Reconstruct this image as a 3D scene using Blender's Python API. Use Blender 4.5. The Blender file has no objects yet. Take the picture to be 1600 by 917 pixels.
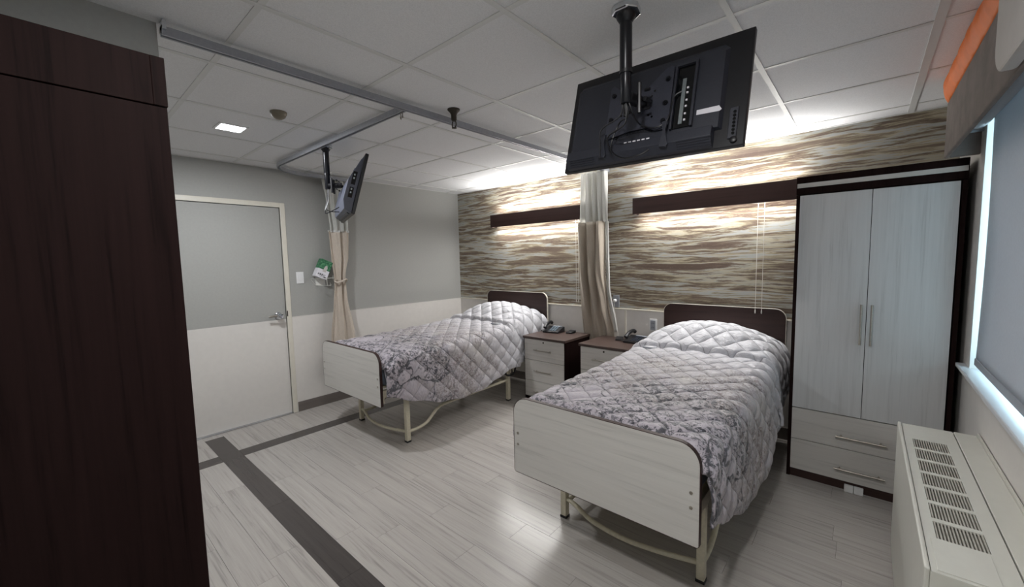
import bpy, bmesh, math, random
from mathutils import Vector, Matrix

random.seed(7)
S = bpy.context.scene
C = S.collection
R = math.radians

# ------------------------------------------------------------------ camera
cam_data = bpy.data.cameras.new('camera')
cam_data.sensor_fit = 'HORIZONTAL'
cam_data.sensor_width = 36.0
cam_data.lens = 634.85 * 36.0 / 1600.0
cam_data.clip_start = 0.02
cam = bpy.data.objects.new('camera', cam_data)
C.objects.link(cam)
cam.matrix_world = (Matrix.Translation((4.3117, -3.8403, 1.5034))
                    @ Matrix.Rotation(R(41.098), 4, 'Z')
                    @ Matrix.Rotation(R(85.148), 4, 'X')
                    @ Matrix.Rotation(R(-1.196), 4, 'Z'))
S.camera = cam

# ------------------------------------------------------------------ sky + exposure
W = bpy.data.worlds.new('sky')
S.world = W
W.use_nodes = True
bg = W.node_tree.nodes['Background']
bg.inputs[0].default_value = (0.55, 0.82, 0.95, 1)
bg.inputs[1].default_value = 5.5
S.view_settings.view_transform = 'Standard'
S.view_settings.look = 'None'
S.view_settings.exposure = 0.14
S.view_settings.gamma = 1.0
S.view_settings.use_curve_mapping = False

TUBE_POWER = 18.0
TUBE_UP_POWER = 20.0
PANEL_POWER = 22.0
FILL_POWER = 20.0  # strength of the added out-of-view fill light

# ------------------------------------------------------------------ node helpers
def srgb(r, g, b):
    f = lambda c: (c / 12.92 if c <= 0.04045 else ((c + 0.055) / 1.055) ** 2.4)
    return (f(r / 255), f(g / 255), f(b / 255), 1)


class NT:
    def __init__(self, name):
        self.m = bpy.data.materials.new(name)
        self.m.use_nodes = True
        self.t = self.m.node_tree
        self.b = self.t.nodes['Principled BSDF']

    def n(self, typ, **kw):
        x = self.t.nodes.new(typ)
        for k, v in kw.items():
            setattr(x, k, v)
        return x

    def l(self, a, b):
        self.t.links.new(a, b)

    def math(self, op, a, b=None, c=None, clamp=False):
        x = self.n('ShaderNodeMath', operation=op, use_clamp=clamp)
        for i, v in enumerate((a, b, c)):
            if v is None:
                continue
            if isinstance(v, (int, float)):
                x.inputs[i].default_value = v
            else:
                self.l(v, x.inputs[i])
        return x.outputs[0]

    def coord(self, kind='Object'):
        return self.n('ShaderNodeTexCoord').outputs[kind]

    def scale(self, vec, s, off=(0, 0, 0)):
        x = self.n('ShaderNodeMapping')
        x.inputs['Scale'].default_value = s
        x.inputs['Location'].default_value = off
        self.l(vec, x.inputs['Vector'])
        return x.outputs[0]

    def noise(self, vec, sc=1.0, detail=4.0, rough=0.5, dist=0.0):
        x = self.n('ShaderNodeTexNoise')
        x.inputs['Scale'].default_value = sc
        x.inputs['Detail'].default_value = detail
        x.inputs['Roughness'].default_value = rough
        x.inputs['Distortion'].default_value = dist
        self.l(vec, x.inputs['Vector'])
        return x.outputs['Fac']

    def ramp(self, fac, stops):
        x = self.n('ShaderNodeValToRGB')
        e = x.color_ramp.elements
        while len(e) > 1:
            e.remove(e[-1])
        e[0].position = stops[0][0]
        e[0].color = stops[0][1]
        for p, c in stops[1:]:
            k = e.new(p)
            k.color = c
        self.l(fac, x.inputs[0])
        return x.outputs[0]

    def mix(self, fac, a, b, mode='MIX'):
        x = self.n('ShaderNodeMix', data_type='RGBA', blend_type=mode)
        for sock, v in ((x.inputs[0], fac), (x.inputs[6], a), (x.inputs[7], b)):
            if isinstance(v, (int, float)):
                sock.default_value = v
            elif isinstance(v, tuple):
                sock.default_value = v
            else:
                self.l(v, sock)
        return x.outputs[2]

    def bump(self, h, strength=0.3, dist=0.002):
        x = self.n('ShaderNodeBump')
        x.inputs['Strength'].default_value = strength
        x.inputs['Distance'].default_value = dist
        self.l(h, x.inputs['Height'])
        self.l(x.outputs[0], self.b.inputs['Normal'])

    def base(self, c):
        if isinstance(c, tuple):
            self.b.inputs['Base Color'].default_value = c
        else:
            self.l(c, self.b.inputs['Base Color'])

    def set(self, **kw):
        for k, v in kw.items():
            self.b.inputs[k.replace('_', ' ')].default_value = v


def plain(name, c, rough=0.5, metal=0.0, speck=0.04, sc=40.0, bump=0.0, coat=0.0):
    t = NT(name)
    nz = t.noise(t.coord(), sc, 5, 0.6)
    d = tuple(x * (1 - speck * 2) for x in c[:3]) + (1,)
    u = tuple(min(1, x * (1 + speck * 2)) for x in c[:3]) + (1,)
    t.base(t.ramp(nz, [(0.3, d), (0.7, u)]))
    t.set(Roughness=rough, Metallic=metal)
    if coat:
        t.b.inputs['Coat Weight'].default_value = coat
    if bump:
        t.bump(nz, bump)
    return t.m


def laminate(name, c, axis, contrast=0.12, rough=0.4, dark=None, per=False):
    """streaky wood laminate, grain along axis (0,1,2)"""
    t = NT(name)
    co = t.coord()
    if per:
        oi = t.n('ShaderNodeObjectInfo')
        a = t.n('ShaderNodeVectorMath', operation='MULTIPLY_ADD')
        t.l(oi.outputs['Random'], a.inputs[0])
        a.inputs[1].default_value = (31.7, 17.3, 5.1)
        t.l(co, a.inputs[2])
        co = a.outputs[0]
    sc = [38.0, 38.0, 38.0]
    sc[axis] = 1.6
    s2 = [150.0, 150.0, 150.0]
    s2[axis] = 3.0
    n1 = t.noise(t.scale(co, sc), 1.0, 5, 0.65, 0.5)
    n2 = t.noise(t.scale(co, s2), 1.0, 3, 0.6)
    f = t.math('ADD', t.math('MULTIPLY', n1, 0.7), t.math('MULTIPLY', n2, 0.3))
    dk = dark or tuple(x * (1 - contrast * 2.2) for x in c[:3]) + (1,)
    lt = tuple(min(1, x * (1 + contrast)) for x in c[:3]) + (1,)
    col = t.ramp(f, [(0.30, dk), (0.46, c), (0.70, lt)])
    if per:
        v = t.math('MULTIPLY_ADD', oi.outputs['Random'], 0.07, 0.965)
        g = t.n('ShaderNodeCombineColor')
        for i in range(3):
            t.l(v, g.inputs[i])
        col = t.mix(1.0, col, g.outputs[0], 'MULTIPLY')
    t.base(col)
    t.set(Roughness=rough)
    t.bump(f, 0.12, 0.0008)
    return t.m


# ------------------------------------------------------------------ materials
M = {}
M['pale_h'] = laminate('pale_laminate_horizontal', srgb(198, 195, 190), 0, 0.10)
M['pale_v'] = laminate('pale_laminate_vertical', srgb(196, 197, 197), 2, 0.09)
M['dark_v'] = laminate('dark_laminate_vertical', srgb(29, 18, 17), 2, 0.35, 0.6)
M['dark_v'].node_tree.nodes['Principled BSDF'].inputs['Specular IOR Level'].default_value = 0.05
M['dark_h'] = laminate('dark_laminate_horizontal', srgb(54, 37, 34), 0, 0.25, 0.45)
M['dark_h'].node_tree.nodes['Principled BSDF'].inputs['Specular IOR Level'].default_value = 0.3
M['top'] = laminate('walnut_top', srgb(74, 59, 54), 0, 0.25, 0.36)
M['floor_pale'] = laminate('pale_vinyl_plank', srgb(170, 165, 160), 0, 0.18, 0.22, per=True)
M['floor_dark_x'] = laminate('dark_vinyl_plank', srgb(68, 63, 61), 0, 0.18, 0.26, per=True)
M['floor_dark_y'] = laminate('dark_vinyl_plank_cross', srgb(68, 63, 61), 1, 0.18, 0.26, per=True)
M['floor_base'] = plain('floor_adhesive', srgb(90, 84, 78), 0.7)
M['wall_up'] = plain('grey_wall_paint', srgb(160, 160, 156), 0.6, 0, 0.015, 60, 0.05)
M['wall_low'] = plain('off_white_wainscot', srgb(214, 210, 205), 0.45, 0, 0.012, 20)
M['cream'] = plain('cream_gloss_paint', srgb(212, 207, 194), 0.35, 0, 0.015, 20)
M['base_grey'] = laminate('grey_vinyl_base', srgb(104, 97, 92), 1, 0.15, 0.45)
M['cream_metal'] = plain('worn_cream_enamel', srgb(203, 196, 175), 0.38, 0, 0.05, 60)
M['steel'] = plain('brushed_steel', srgb(176, 170, 160), 0.32, 0.95, 0.04, 90)
M['chrome'] = plain('chrome', srgb(215, 218, 222), 0.12, 1.0, 0.02, 30)
M['alu'] = plain('anodised_aluminium', srgb(150, 152, 158), 0.36, 0.25, 0.04, 60)
M['black'] = plain('black_plastic', srgb(22, 22, 26), 0.38, 0, 0.08, 80)
M['black_m'] = plain('matte_black_plastic', srgb(44, 46, 55), 0.45, 0, 0.06, 150)
M['deep'] = plain('slate_plastic', srgb(84, 88, 102), 0.4, 0, 0.04, 120)
M['plate'] = plain('charcoal_steel_plate', srgb(62, 64, 75), 0.4, 0.2, 0.06, 120)
M['pole'] = plain('black_powder_coat', srgb(24, 25, 30), 0.28, 0.2, 0.06, 80)
M['screen'] = plain('tv_glass', srgb(8, 9, 12), 0.08, 0, 0.02, 10)
M['port_metal'] = plain('port_metal', srgb(150, 158, 160), 0.4, 0.7, 0.06, 80)
M['white_p'] = plain('white_plastic', srgb(226, 226, 226), 0.4, 0, 0.01, 20)
M['grey_p'] = plain('grey_plastic', srgb(150, 153, 160), 0.4, 0, 0.02, 20)
M['label'] = plain('white_label', srgb(228, 226, 232), 0.6, 0, 0.02, 20)
M['blue_btn'] = plain('blue_grey_keys', srgb(170, 190, 206), 0.35, 0, 0.03, 20)
M['dark_keys'] = plain('dark_keys', srgb(74, 82, 98), 0.35, 0, 0.03, 20)
M['bronze'] = plain('dark_bronze', srgb(58, 52, 44), 0.45, 0.5, 0.06, 60)
M['taupe'] = plain('taupe_plastic', srgb(122, 114, 98), 0.5, 0, 0.03, 60)
M['ac'] = plain('cream_enamel_sheet', srgb(206, 205, 196), 0.42, 0, 0.012, 20)
M['ac_dark'] = plain('vent_cavity', srgb(40, 38, 36), 0.7, 0, 0.03, 20)
M['fin'] = plain('worn_vent_fins', srgb(176, 172, 162), 0.5, 0, 0.06, 60)
M['sill'] = plain('gloss_sill_paint', srgb(210, 212, 216), 0.28, 0, 0.01, 20)
M['suede'] = plain('grey_suede', srgb(120, 111, 106), 0.85, 0, 0.10, 9, 0.2)
M['orange'] = plain('orange_cloth', srgb(238, 120, 40), 0.6, 0, 0.05, 12, 0.2)
M['pad'] = plain('pale_padded_cloth', srgb(186, 182, 178), 0.7, 0, 0.02, 8)
M['green'] = None
M['box_white'] = plain('carton_white', srgb(222, 220, 226), 0.5, 0, 0.01, 20)
M['ink'] = plain('black_ink', srgb(40, 40, 46), 0.6)
M['wire'] = plain('white_wire', srgb(214, 214, 208), 0.4)
M['cord'] = plain('white_cord', srgb(225, 222, 214), 0.6)
M['mattress'] = plain('mattress_ticking', srgb(120, 128, 140), 0.7)

t = NT('green_carton_print')
n1 = t.noise(t.scale(t.coord(), (60, 60, 60)), 1.0, 3, 0.6)
t.base(t.ramp(n1, [(0.35, srgb(28, 78, 52)), (0.5, srgb(44, 112, 76)), (0.65, srgb(98, 152, 112))]))
t.set(Roughness=0.4)
M['green'] = t.m

# ceiling tile: fine mineral texture
t = NT('mineral_ceiling_tile')
n1 = t.noise(t.coord(), 220, 4, 0.7)
t.base(t.ramp(n1, [(0.3, srgb(216, 216, 217)), (0.6, srgb(232, 232, 233))]))
t.set(Roughness=0.9)
t.bump(n1, 0.35, 0.001)
M['tile'] = t.m
M['tbar'] = plain('white_t_bar', srgb(212, 212, 210), 0.45, 0, 0.01, 20)

# wallpaper: layered agate strata
t = NT('strata_wallpaper')
co = t.coord()
w1 = t.noise(t.scale(co, (0.7, 0.7, 1.6)), 1.0, 3, 0.5)
w2 = t.noise(t.scale(co, (3.0, 3.0, 9.0), (5, 2, 1)), 1.0, 4, 0.6)
sep = t.n('ShaderNodeSeparateXYZ')
t.l(co, sep.inputs[0])
zz = t.math('ADD', t.math('MULTIPLY', sep.outputs[2], 1.0),
            t.math('ADD', t.math('MULTIPLY', w1, 0.14), t.math('MULTIPLY', w2, 0.030)))
cm = t.n('ShaderNodeCombineXYZ')
t.l(t.math('MULTIPLY', sep.outputs[0], 0.5), cm.inputs[0])
t.l(t.math('MULTIPLY', zz, 8.5), cm.inputs[2])
band = t.noise(cm.outputs[0], 1.0, 3, 0.55)
cm2 = t.n('ShaderNodeCombineXYZ')
t.l(t.math('MULTIPLY', sep.outputs[0], 2.6), cm2.inputs[0])
t.l(t.math('MULTIPLY', zz, 44.0), cm2.inputs[2])
fine = t.noise(cm2.outputs[0], 1.0, 6, 0.72, 0.6)
cm3 = t.n('ShaderNodeCombineXYZ')
t.l(t.math('MULTIPLY', sep.outputs[0], 0.8), cm3.inputs[0])
t.l(t.math('MULTIPLY', zz, 3.2), cm3.inputs[2])
cm3.inputs[1].default_value = 4.0
broad = t.noise(cm3.outputs[0], 1.0, 2, 0.5)
f = t.math('ADD', t.math('ADD', band, t.math('MULTIPLY', t.math('SUBTRACT', broad, 0.5), 0.30)), t.math('MULTIPLY', t.math('SUBTRACT', fine, 0.5), 0.42))
brown, brown2 = srgb(96, 80, 70), srgb(118, 103, 90)
olive, pale, cream, blue = srgb(142, 132, 110), srgb(168, 167, 156), srgb(180, 170, 148), srgb(166, 170, 173)
col = t.ramp(f, [(0.28, brown), (0.37, brown2), (0.40, olive), (0.425, cream), (0.455, blue), (0.48, pale), (0.50, olive),
                 (0.515, brown2), (0.55, brown), (0.575, olive), (0.60, cream), (0.64, pale), (0.66, brown2), (0.72, brown)])
sp = t.noise(t.scale(co, (26, 26, 140)), 1.0, 5, 0.7)
spm = t.ramp(sp, [(0.60, (0, 0, 0, 1)), (0.68, (1, 1, 1, 1))])
col = t.mix(t.math('MULTIPLY', spm, 0.45), col, srgb(190, 174, 156))
t.base(col)
t.set(Roughness=0.5)
M['paper'] = t.m

# window glass
t = NT('window_glass')
t.base((1, 1, 1, 1))
t.set(Roughness=0.02, IOR=1.45)
t.b.inputs['Transmission Weight'].default_value = 1.0
tr = t.n('ShaderNodeBsdfTransparent')
mx = t.n('ShaderNodeMixShader')
mx.inputs[0].default_value = 0.12
t.l(tr.outputs[0], mx.inputs[1])
t.l(t.b.outputs[0], mx.inputs[2])
t.l(mx.outputs[0], t.t.nodes['Material Output'].inputs[0])
M['glass'] = t.m


def cloth(name, c, trans=0.3, transparent=0.0, weave=300.0, rough=0.7, sheen=0.0, mesh=None):
    t = NT(name)
    nz = t.noise(t.scale(t.coord(), (weave, weave, weave * 0.15)), 1.0, 2, 0.5)
    d = tuple(x * 0.9 for x in c[:3]) + (1,)
    colr = t.ramp(nz, [(0.35, d), (0.65, c)])
    t.base(colr)
    t.set(Roughness=rough)
    if sheen:
        t.b.inputs['Sheen Weight'].default_value = sheen
    tl = t.n('ShaderNodeBsdfTranslucent')
    t.l(colr, tl.inputs[0])
    mx = t.n('ShaderNodeMixShader')
    mx.inputs[0].default_value = trans
    t.l(t.b.outputs[0], mx.inputs[1])
    t.l(tl.outputs[0], mx.inputs[2])
    out = mx.outputs[0]
    if transparent:
        tp = t.n('ShaderNodeBsdfTransparent')
        m2 = t.n('ShaderNodeMixShader')
        m2.inputs[0].default_value = transparent
        t.l(out, m2.inputs[1])
        t.l(tp.outputs[0], m2.inputs[2])
        out = m2.outputs[0]
    t.l(out, t.t.nodes['Material Output'].inputs[0])
    return t.m


M['blind'] = cloth('roller_blind_cloth', srgb(196, 196, 200), 0.22, 0.0, 500)
M['net'] = cloth('white_curtain_netting', srgb(236, 236, 232), 0.35, 0.2, 700)
M['curtain'] = cloth('beige_curtain_cloth', srgb(190, 178, 162), 0.10, 0.0, 220, 0.5, 0.2)
M['curtain2'] = cloth('pale_beige_curtain_cloth', srgb(212, 200, 186), 0.10, 0.0, 220, 0.6, 0.2)
M['bag'] = plain('curtain_band', srgb(206, 200, 192), 0.7)

# quilt: printed branches at the foot, plain pale at the head
t = NT('printed_quilt_cotton')
co = t.coord()
sep = t.n('ShaderNodeSeparateXYZ')
t.l(co, sep.inputs[0])
y = sep.outputs[1]
wob = t.noise(t.scale(co, (2.6, 2.6, 2.6)), 1.0, 4, 0.6)
yy = t.math('ADD', y, t.math('MULTIPLY', t.math('SUBTRACT', wob, 0.5), 0.9))
dist = t.n('ShaderNodeTexNoise')
dist.inputs['Scale'].default_value = 9.0
dist.inputs['Detail'].default_value = 5.0
t.l(co, dist.inputs['Vector'])
add = t.n('ShaderNodeVectorMath', operation='MULTIPLY_ADD')
t.l(dist.outputs['Color'], add.inputs[0])
add.inputs[1].default_value = (0.16, 0.16, 0.16)
t.l(co, add.inputs[2])
vo = t.n('ShaderNodeTexVoronoi', feature='DISTANCE_TO_EDGE')
vo.inputs['Scale'].default_value = 3.6
t.l(add.outputs[0], vo.inputs['Vector'])
branch = t.ramp(vo.outputs['Distance'], [(0.010, (1, 1, 1, 1)), (0.03, (0, 0, 0, 1))])
leaf = t.ramp(t.noise(co, 42, 5, 0.75, 0.5), [(0.50, (0, 0, 0, 1)), (0.54, (1, 1, 1, 1))])
clump = t.ramp(t.noise(t.scale(co, (3.4, 3.4, 3.4), (3, 1, 2)), 1.0, 3, 0.5), [(0.42, (0, 0, 0, 1)), (0.49, (1, 1, 1, 1))])
m_dark = t.ramp(yy, [(0.0, (0, 0, 0, 1)), (1.0, (1, 1, 1, 1))])
# y runs from -2.2 (foot) to 0 (head); remap by hand
def band_mask(a, b, c, d):
    mr = t.n('ShaderNodeMapRange')
    mr.inputs[1].default_value = a
    mr.inputs[2].default_value = b
    t.l(yy, mr.inputs[0])
    m2 = t.n('ShaderNodeMapRange')
    m2.inputs[1].default_value = c
    m2.inputs[2].default_value = d
    m2.inputs[3].default_value = 1.0
    m2.inputs[4].default_value = 0.0
    t.l(yy, m2.inputs[0])
    return t.math('MULTIPLY', mr.outputs[0], m2.outputs[0])
foot = band_mask(-2.5, -2.2, -1.62, -1.40)
mid = band_mask(-1.95, -1.65, -1.2, -0.8)
darkm = t.math('MULTIPLY', foot, t.math('MAXIMUM', t.math('MULTIPLY', leaf, clump), branch), clamp=True)
basec = t.ramp(t.math('MULTIPLY_ADD', y, 0.45, 1.0), [(0.05, srgb(180, 172, 180)), (0.45, srgb(182, 178, 184)), (0.8, srgb(194, 194, 199))])
tint = t.ramp(t.noise(co, 5.5, 4, 0.6), [(0.4, (0, 0, 0, 1)), (0.7, (1, 1, 1, 1))])
basec = t.mix(t.math('MULTIPLY', t.math('MULTIPLY', tint, mid), 0.35), basec, srgb(190, 184, 166))
leaf2 = t.ramp(t.noise(co, 55, 5, 0.8, 0.4), [(0.47, (0, 0, 0, 1)), (0.56, (1, 1, 1, 1))])
clump2 = t.ramp(t.noise(t.scale(co, (4, 4, 4), (7, 5, 1)), 1.0, 3, 0.5), [(0.38, (0, 0, 0, 1)), (0.54, (1, 1, 1, 1))])
basec = t.mix(t.math('MULTIPLY', t.math('MULTIPLY', t.math('MULTIPLY', leaf2, clump2), mid), 0.9), basec, srgb(112, 98, 96))
basec = t.mix(t.math('MULTIPLY', darkm, 0.95), basec, srgb(56, 57, 65))
t.base(basec)
t.set(Roughness=0.42)
t.b.inputs['Sheen Weight'].default_value = 0.25
uvn = t.n('ShaderNodeUVMap')
uvn.uv_map = 'cloth'
su = t.n('ShaderNodeSeparateXYZ')
t.l(uvn.outputs[0], su.inputs[0])
K = math.pi / (0.115 * math.sqrt(2))
def seam(sign):
    a = t.math('ADD', su.outputs[0], t.math('MULTIPLY', su.outputs[1], sign))
    return t.math('ABSOLUTE', t.math('SINE', t.math('MULTIPLY', a, K)))
sq = t.math('MINIMUM', seam(1.0), seam(-1.0))
hs = t.math('POWER', t.math('MULTIPLY', seam(1.0), seam(-1.0)), 0.35)
wr = t.noise(t.scale(co, (22, 34, 22)), 1.0, 4, 0.6, 0.4)
t.bump(t.math('ADD', t.math('MULTIPLY', wr, 0.7), t.math('MULTIPLY', hs, 0.9)), 0.85, 0.02)
thr = t.ramp(sq, [(0.03, (1, 1, 1, 1)), (0.09, (0, 0, 0, 1))])
t.base(t.mix(t.math('MULTIPLY', thr, 0.45), basec, srgb(112, 110, 118)))
M['quilt'] = t.m


def emitter(name, c, s):
    t = NT(name)
    e = t.n('ShaderNodeEmission')
    e.inputs[0].default_value = c
    e.inputs[1].default_value = s
    t.l(e.outputs[0], t.t.nodes['Material Output'].inputs[0])
    return t.m


M['tube'] = emitter('fluorescent_tube_glow', (1, 0.96, 0.9, 1), 9.0)
M['led'] = emitter('led_panel_glow', (0.95, 0.97, 1, 1), 14.0)

# ------------------------------------------------------------------ mesh helpers
def nb():
    return bmesh.new()


def bx(bm, x0, x1, y0, y1, z0, z1, mat=0):
    vs = [bm.verts.new((x, y, z)) for x in (x0, x1) for y in (y0, y1) for z in (z0, z1)]
    for q in ((0, 1, 3, 2), (4, 6, 7, 5), (0, 4, 5, 1), (2, 3, 7, 6), (0, 2, 6, 4), (1, 5, 7, 3)):
        f = bm.faces.new([vs[i] for i in q])
        f.material_index = mat
    return bm


def tube(bm, pts, r, seg=8, cap=True):
    pts = [Vector(p) for p in pts]
    rings = []
    ref = None
    for i, p in enumerate(pts):
        a = pts[max(0, i - 1)]
        b = pts[min(len(pts) - 1, i + 1)]
        d = (b - a).normalized()
        if ref is None:
            ref = Vector((0, 0, 1)) if abs(d.z) < 0.9 else Vector((1, 0, 0))
        u = d.cross(ref).normalized()
        v = u.cross(d).normalized()
        ref = v
        rr = r[i] if isinstance(r, (list, tuple)) else r
        rings.append([bm.verts.new(p + (u * math.cos(2 * math.pi * k / seg) + v * math.sin(2 * math.pi * k / seg)) * rr)
                      for k in range(seg)])
    for a, b in zip(rings, rings[1:]):
        for k in range(seg):
            bm.faces.new((a[k], a[(k + 1) % seg], b[(k + 1) % seg], b[k]))
    if cap:
        bm.faces.new(rings[0][::-1])
        bm.faces.new(rings[-1])
    return bm


def lathe(bm, prof, centre=(0, 0, 0), seg=20, axis='Z'):
    cx, cy, cz = centre
    rings = []
    for r, h in prof:
        ring = []
        for k in range(seg):
            a = 2 * math.pi * k / seg
            c, s = r * math.cos(a), r * math.sin(a)
            p = {'Z': (cx + c, cy + s, cz + h), 'Y': (cx + c, cy + h, cz + s), 'X': (cx + h, cy + c, cz + s)}[axis]
            ring.append(bm.verts.new(p))
        rings.append(ring)
    for a, b in zip(rings, rings[1:]):
        for k in range(seg):
            bm.faces.new((a[k], a[(k + 1) % seg], b[(k + 1) % seg], b[k]))
    if prof[0][0] > 1e-6:
        bm.faces.new(rings[0][::-1])
    if prof[-1][0] > 1e-6:
        bm.faces.new(rings[-1])
    return bm


def smooth_path(pts, n=5):
    """Catmull-Rom through pts"""
    P = [Vector(p) for p in pts]
    out = []
    for i in range(len(P) - 1):
        p0 = P[max(0, i - 1)]
        p1, p2 = P[i], P[i + 1]
        p3 = P[min(len(P) - 1, i + 2)]
        for k in range(n):
            s = k / n
            out.append(0.5 * ((2 * p1) + (p2 - p0) * s + (2 * p0 - 5 * p1 + 4 * p2 - p3) * s * s
                              + (3 * p1 - p0 - 3 * p2 + p3) * s ** 3))
    out.append(P[-1])
    return out


def prism(bm, poly, t0, t1, axis='Y', mat=0):
    """extrude a 2-D polygon; axis Y: poly is (x,z)"""
    def p(a, b, t):
        return {'Y': (a, t, b), 'X': (t, a, b), 'Z': (a, b, t)}[axis]
    A = [bm.verts.new(p(a, b, t0)) for a, b in poly]
    B = [bm.verts.new(p(a, b, t1)) for a, b in poly]
    n = len(poly)
    f = bm.faces.new(A)
    g = bm.faces.new(B[::-1])
    f.material_index = g.material_index = mat
    for i in range(n):
        h = bm.faces.new((A[i], B[i], B[(i + 1) % n], A[(i + 1) % n]))
        h.material_index = mat
    return bm


def obj(name, bm, mat, parent=None, smooth=False, bevel=0.0, loc=None):
    bmesh.ops.recalc_face_normals(bm, faces=bm.faces[:])
    me = bpy.data.meshes.new(name)
    bm.to_mesh(me)
    bm.free()
    for m in (mat if isinstance(mat, (list, tuple)) else [mat]):
        me.materials.append(m)
    if smooth:
        for p in me.polygons:
            p.use_smooth = True
        try:
            me.set_sharp_from_angle(angle=R(40))
        except Exception:
            pass
    o = bpy.data.objects.new(name, me)
    C.objects.link(o)
    if parent:
        o.parent = parent
    if loc:
        o.location = loc
    if bevel:
        b = o.modifiers.new('bevel', 'BEVEL')
        b.width = bevel
        b.segments = 2
        b.limit_method = 'ANGLE'
    return o


def thing(name, label, cat, loc=(0, 0, 0), rz=0.0, group=None):
    o = bpy.data.objects.new(name, None)
    o.empty_display_size = 0.1
    C.objects.link(o)
    o.location = loc
    o.rotation_euler = (0, 0, rz)
    return tag(o, label, cat, group)


def tag(o, label, cat, group=None):
    o['label'] = label
    o['category'] = cat
    if group:
        o['group'] = group
    return o


def struct(name, bm, mat, **kw):
    o = obj(name, bm, mat, **kw)
    o['kind'] = 'structure'
    return o


def copy_tree(o, parent=None):
    c = o.copy()
    C.objects.link(c)
    c.parent = parent
    for ch in list(o.children):
        copy_tree(ch, c)
    return c


# ------------------------------------------------------------------ room constants
XR, YF, HC, HR = 4.73, -4.24, 2.408, 0.969
SX = 0.6096

# ------------------------------------------------------------------ floor
floor = struct('floor', bx(nb(), -0.1, XR + 0.1, YF - 0.1, 0.1, -0.06, -0.004), M['floor_base'])
S1 = (-3.052, -2.915)      # dark strip running along x
S2 = (0.522, 0.662)        # dark strip running along y
G = 0.0006


def plank(x0, x1, y0, y1, m, nm='floor_plank'):
    if x1 - x0 < 0.012 or y1 - y0 < 0.008:
        return
    obj(nm, bx(nb(), x0 + G, x1 - G, y0 + G, y1 - G, -0.004, 0.0), m, floor)


def rows(y0, y1, x0, x1, anchor_top):
    pw, plen = 0.1524, 0.914
    y = y1 if anchor_top else y0
    k = 0
    while (y > y0 + 1e-4) if anchor_top else (y < y1 - 1e-4):
        a, b = (max(y0, y - pw), y) if anchor_top else (y, min(y1, y + pw))
        x = x0 - random.uniform(0.0, plen)
        while x < x1:
            plank(max(x, x0), min(x + plen, x1), a, b, M['floor_pale'])
            x += plen
        y = a if anchor_top else b
        k += 1


rows(S1[1], 0.0, S2[1], XR, False)
rows(S1[1], 0.0, 0.0, S2[0], False)
rows(YF, S1[0], S2[1], XR, True)
rows(YF, S1[0], 0.0, S2[0], True)
plank(0.0, 0.10, S1[0], S1[1], M['floor_pale'])
for a, b in ((0.10, S2[0]), (S2[0], S2[1]), (S2[1], 1.58), (1.58, 2.49), (2.49, 3.41), (3.41, 4.32), (4.32, XR)):
    plank(a, b, S1[0], S1[1], M['floor_dark_x'], 'dark_floor_plank')
for a, b in ((YF, -3.83), (-3.83, S1[0]), (S1[1], -2.0), (-2.0, -1.09), (-1.09, -0.17), (-0.17, 0.0)):
    plank(S2[0], S2[1], a, b, M['floor_dark_y'], 'dark_floor_plank')

# ------------------------------------------------------------------ ceiling
ceil = struct('ceiling', bx(nb(), -0.1, XR + 0.1, YF - 0.1, 0.1, HC + 0.03, HC + 0.1), M['tile'])
xg = 0.8356
XL = [xg - SX + SX * i for i in range(0, 8)]          # 0.226 ... 4.49
XL = [0.0] + XL + [XR]
YL = [-0.2076 - 0.6127 * i for i in range(0, 7)]
YL = [0.0] + [y for y in YL if y > YF + 0.05] + [YF]
HB = 0.012
for i in range(len(XL) - 1):
    for j in range(len(YL) - 1):
        obj('ceiling_tile', bx(nb(), XL[i] + HB, XL[i + 1] - HB, YL[j + 1] + HB, YL[j] - HB, HC + 0.004, HC + 0.018), M['tile'], ceil)
for i, x in enumerate(XL[1:-1]):
    w = HB if i != 7 else 0.016
    obj('tee_bar', bx(nb(), x - w, x + w, YF, 0.0, HC, HC + 0.03), M['tbar'], ceil)
for y in YL[1:-1]:
    for i in range(len(XL) - 1):
        obj('cross_tee', bx(nb(), XL[i] + HB, XL[i + 1] - HB, y - HB, y + HB, HC + 0.0012, HC + 0.03), M['tbar'], ceil)
for nm, b in (('wall_angle', (0, 0.02, YF, 0)), ('wall_angle', (0, XR, -0.02, 0)), ('wall_angle', (XR - 0.02, XR, YF, 0)), ('wall_angle', (0, XR, YF, YF + 0.02))):
    obj(nm, bx(nb(), *b, HC + 0.0005, HC + 0.03), M['tbar'], ceil)

# ------------------------------------------------------------------ walls
HW = 2.5
DY0, DY1, DZ = -3.22, -2.30, 2.045      # door opening
bm = nb()
bx(bm, -0.12, 0, DY1 + 0.0, 0.12, 0, HW)
bx(bm, -0.12, 0, YF - 0.12, DY0, 0, HW)
bx(bm, -0.12, 0, DY0, DY1, DZ, HW)
struct('wall_left', bm, M['wall_up'])
bm = nb()
bx(bm, 0, 0.008, DY1 + 0.045, -0.0, 0.0, HR)
bx(bm, 0, 0.008, YF, DY0 - 0.045, 0.0, HR)
wl = struct('trim_1', bm, M['wall_low'])
obj('wainscot_cap', bx(nb(), 0, 0.010, DY1 + 0.045, -0.008, HR, HR + 0.004), M['wall_low'], wl)
struct('wall_back', bx(nb(), 0, XR + 0.12, 0, 0.12, 0, HW), M['paper'])
wb = struct('trim_2', bx(nb(), 0.008, XR, -0.008, 0, 0.0, HR - 0.004), M['wall_low'])
obj('wainscot_cap', bx(nb(), 0.008, XR, -0.014, 0, HR - 0.004, HR + 0.010), M['cream'], wb, bevel=0.002)
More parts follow.
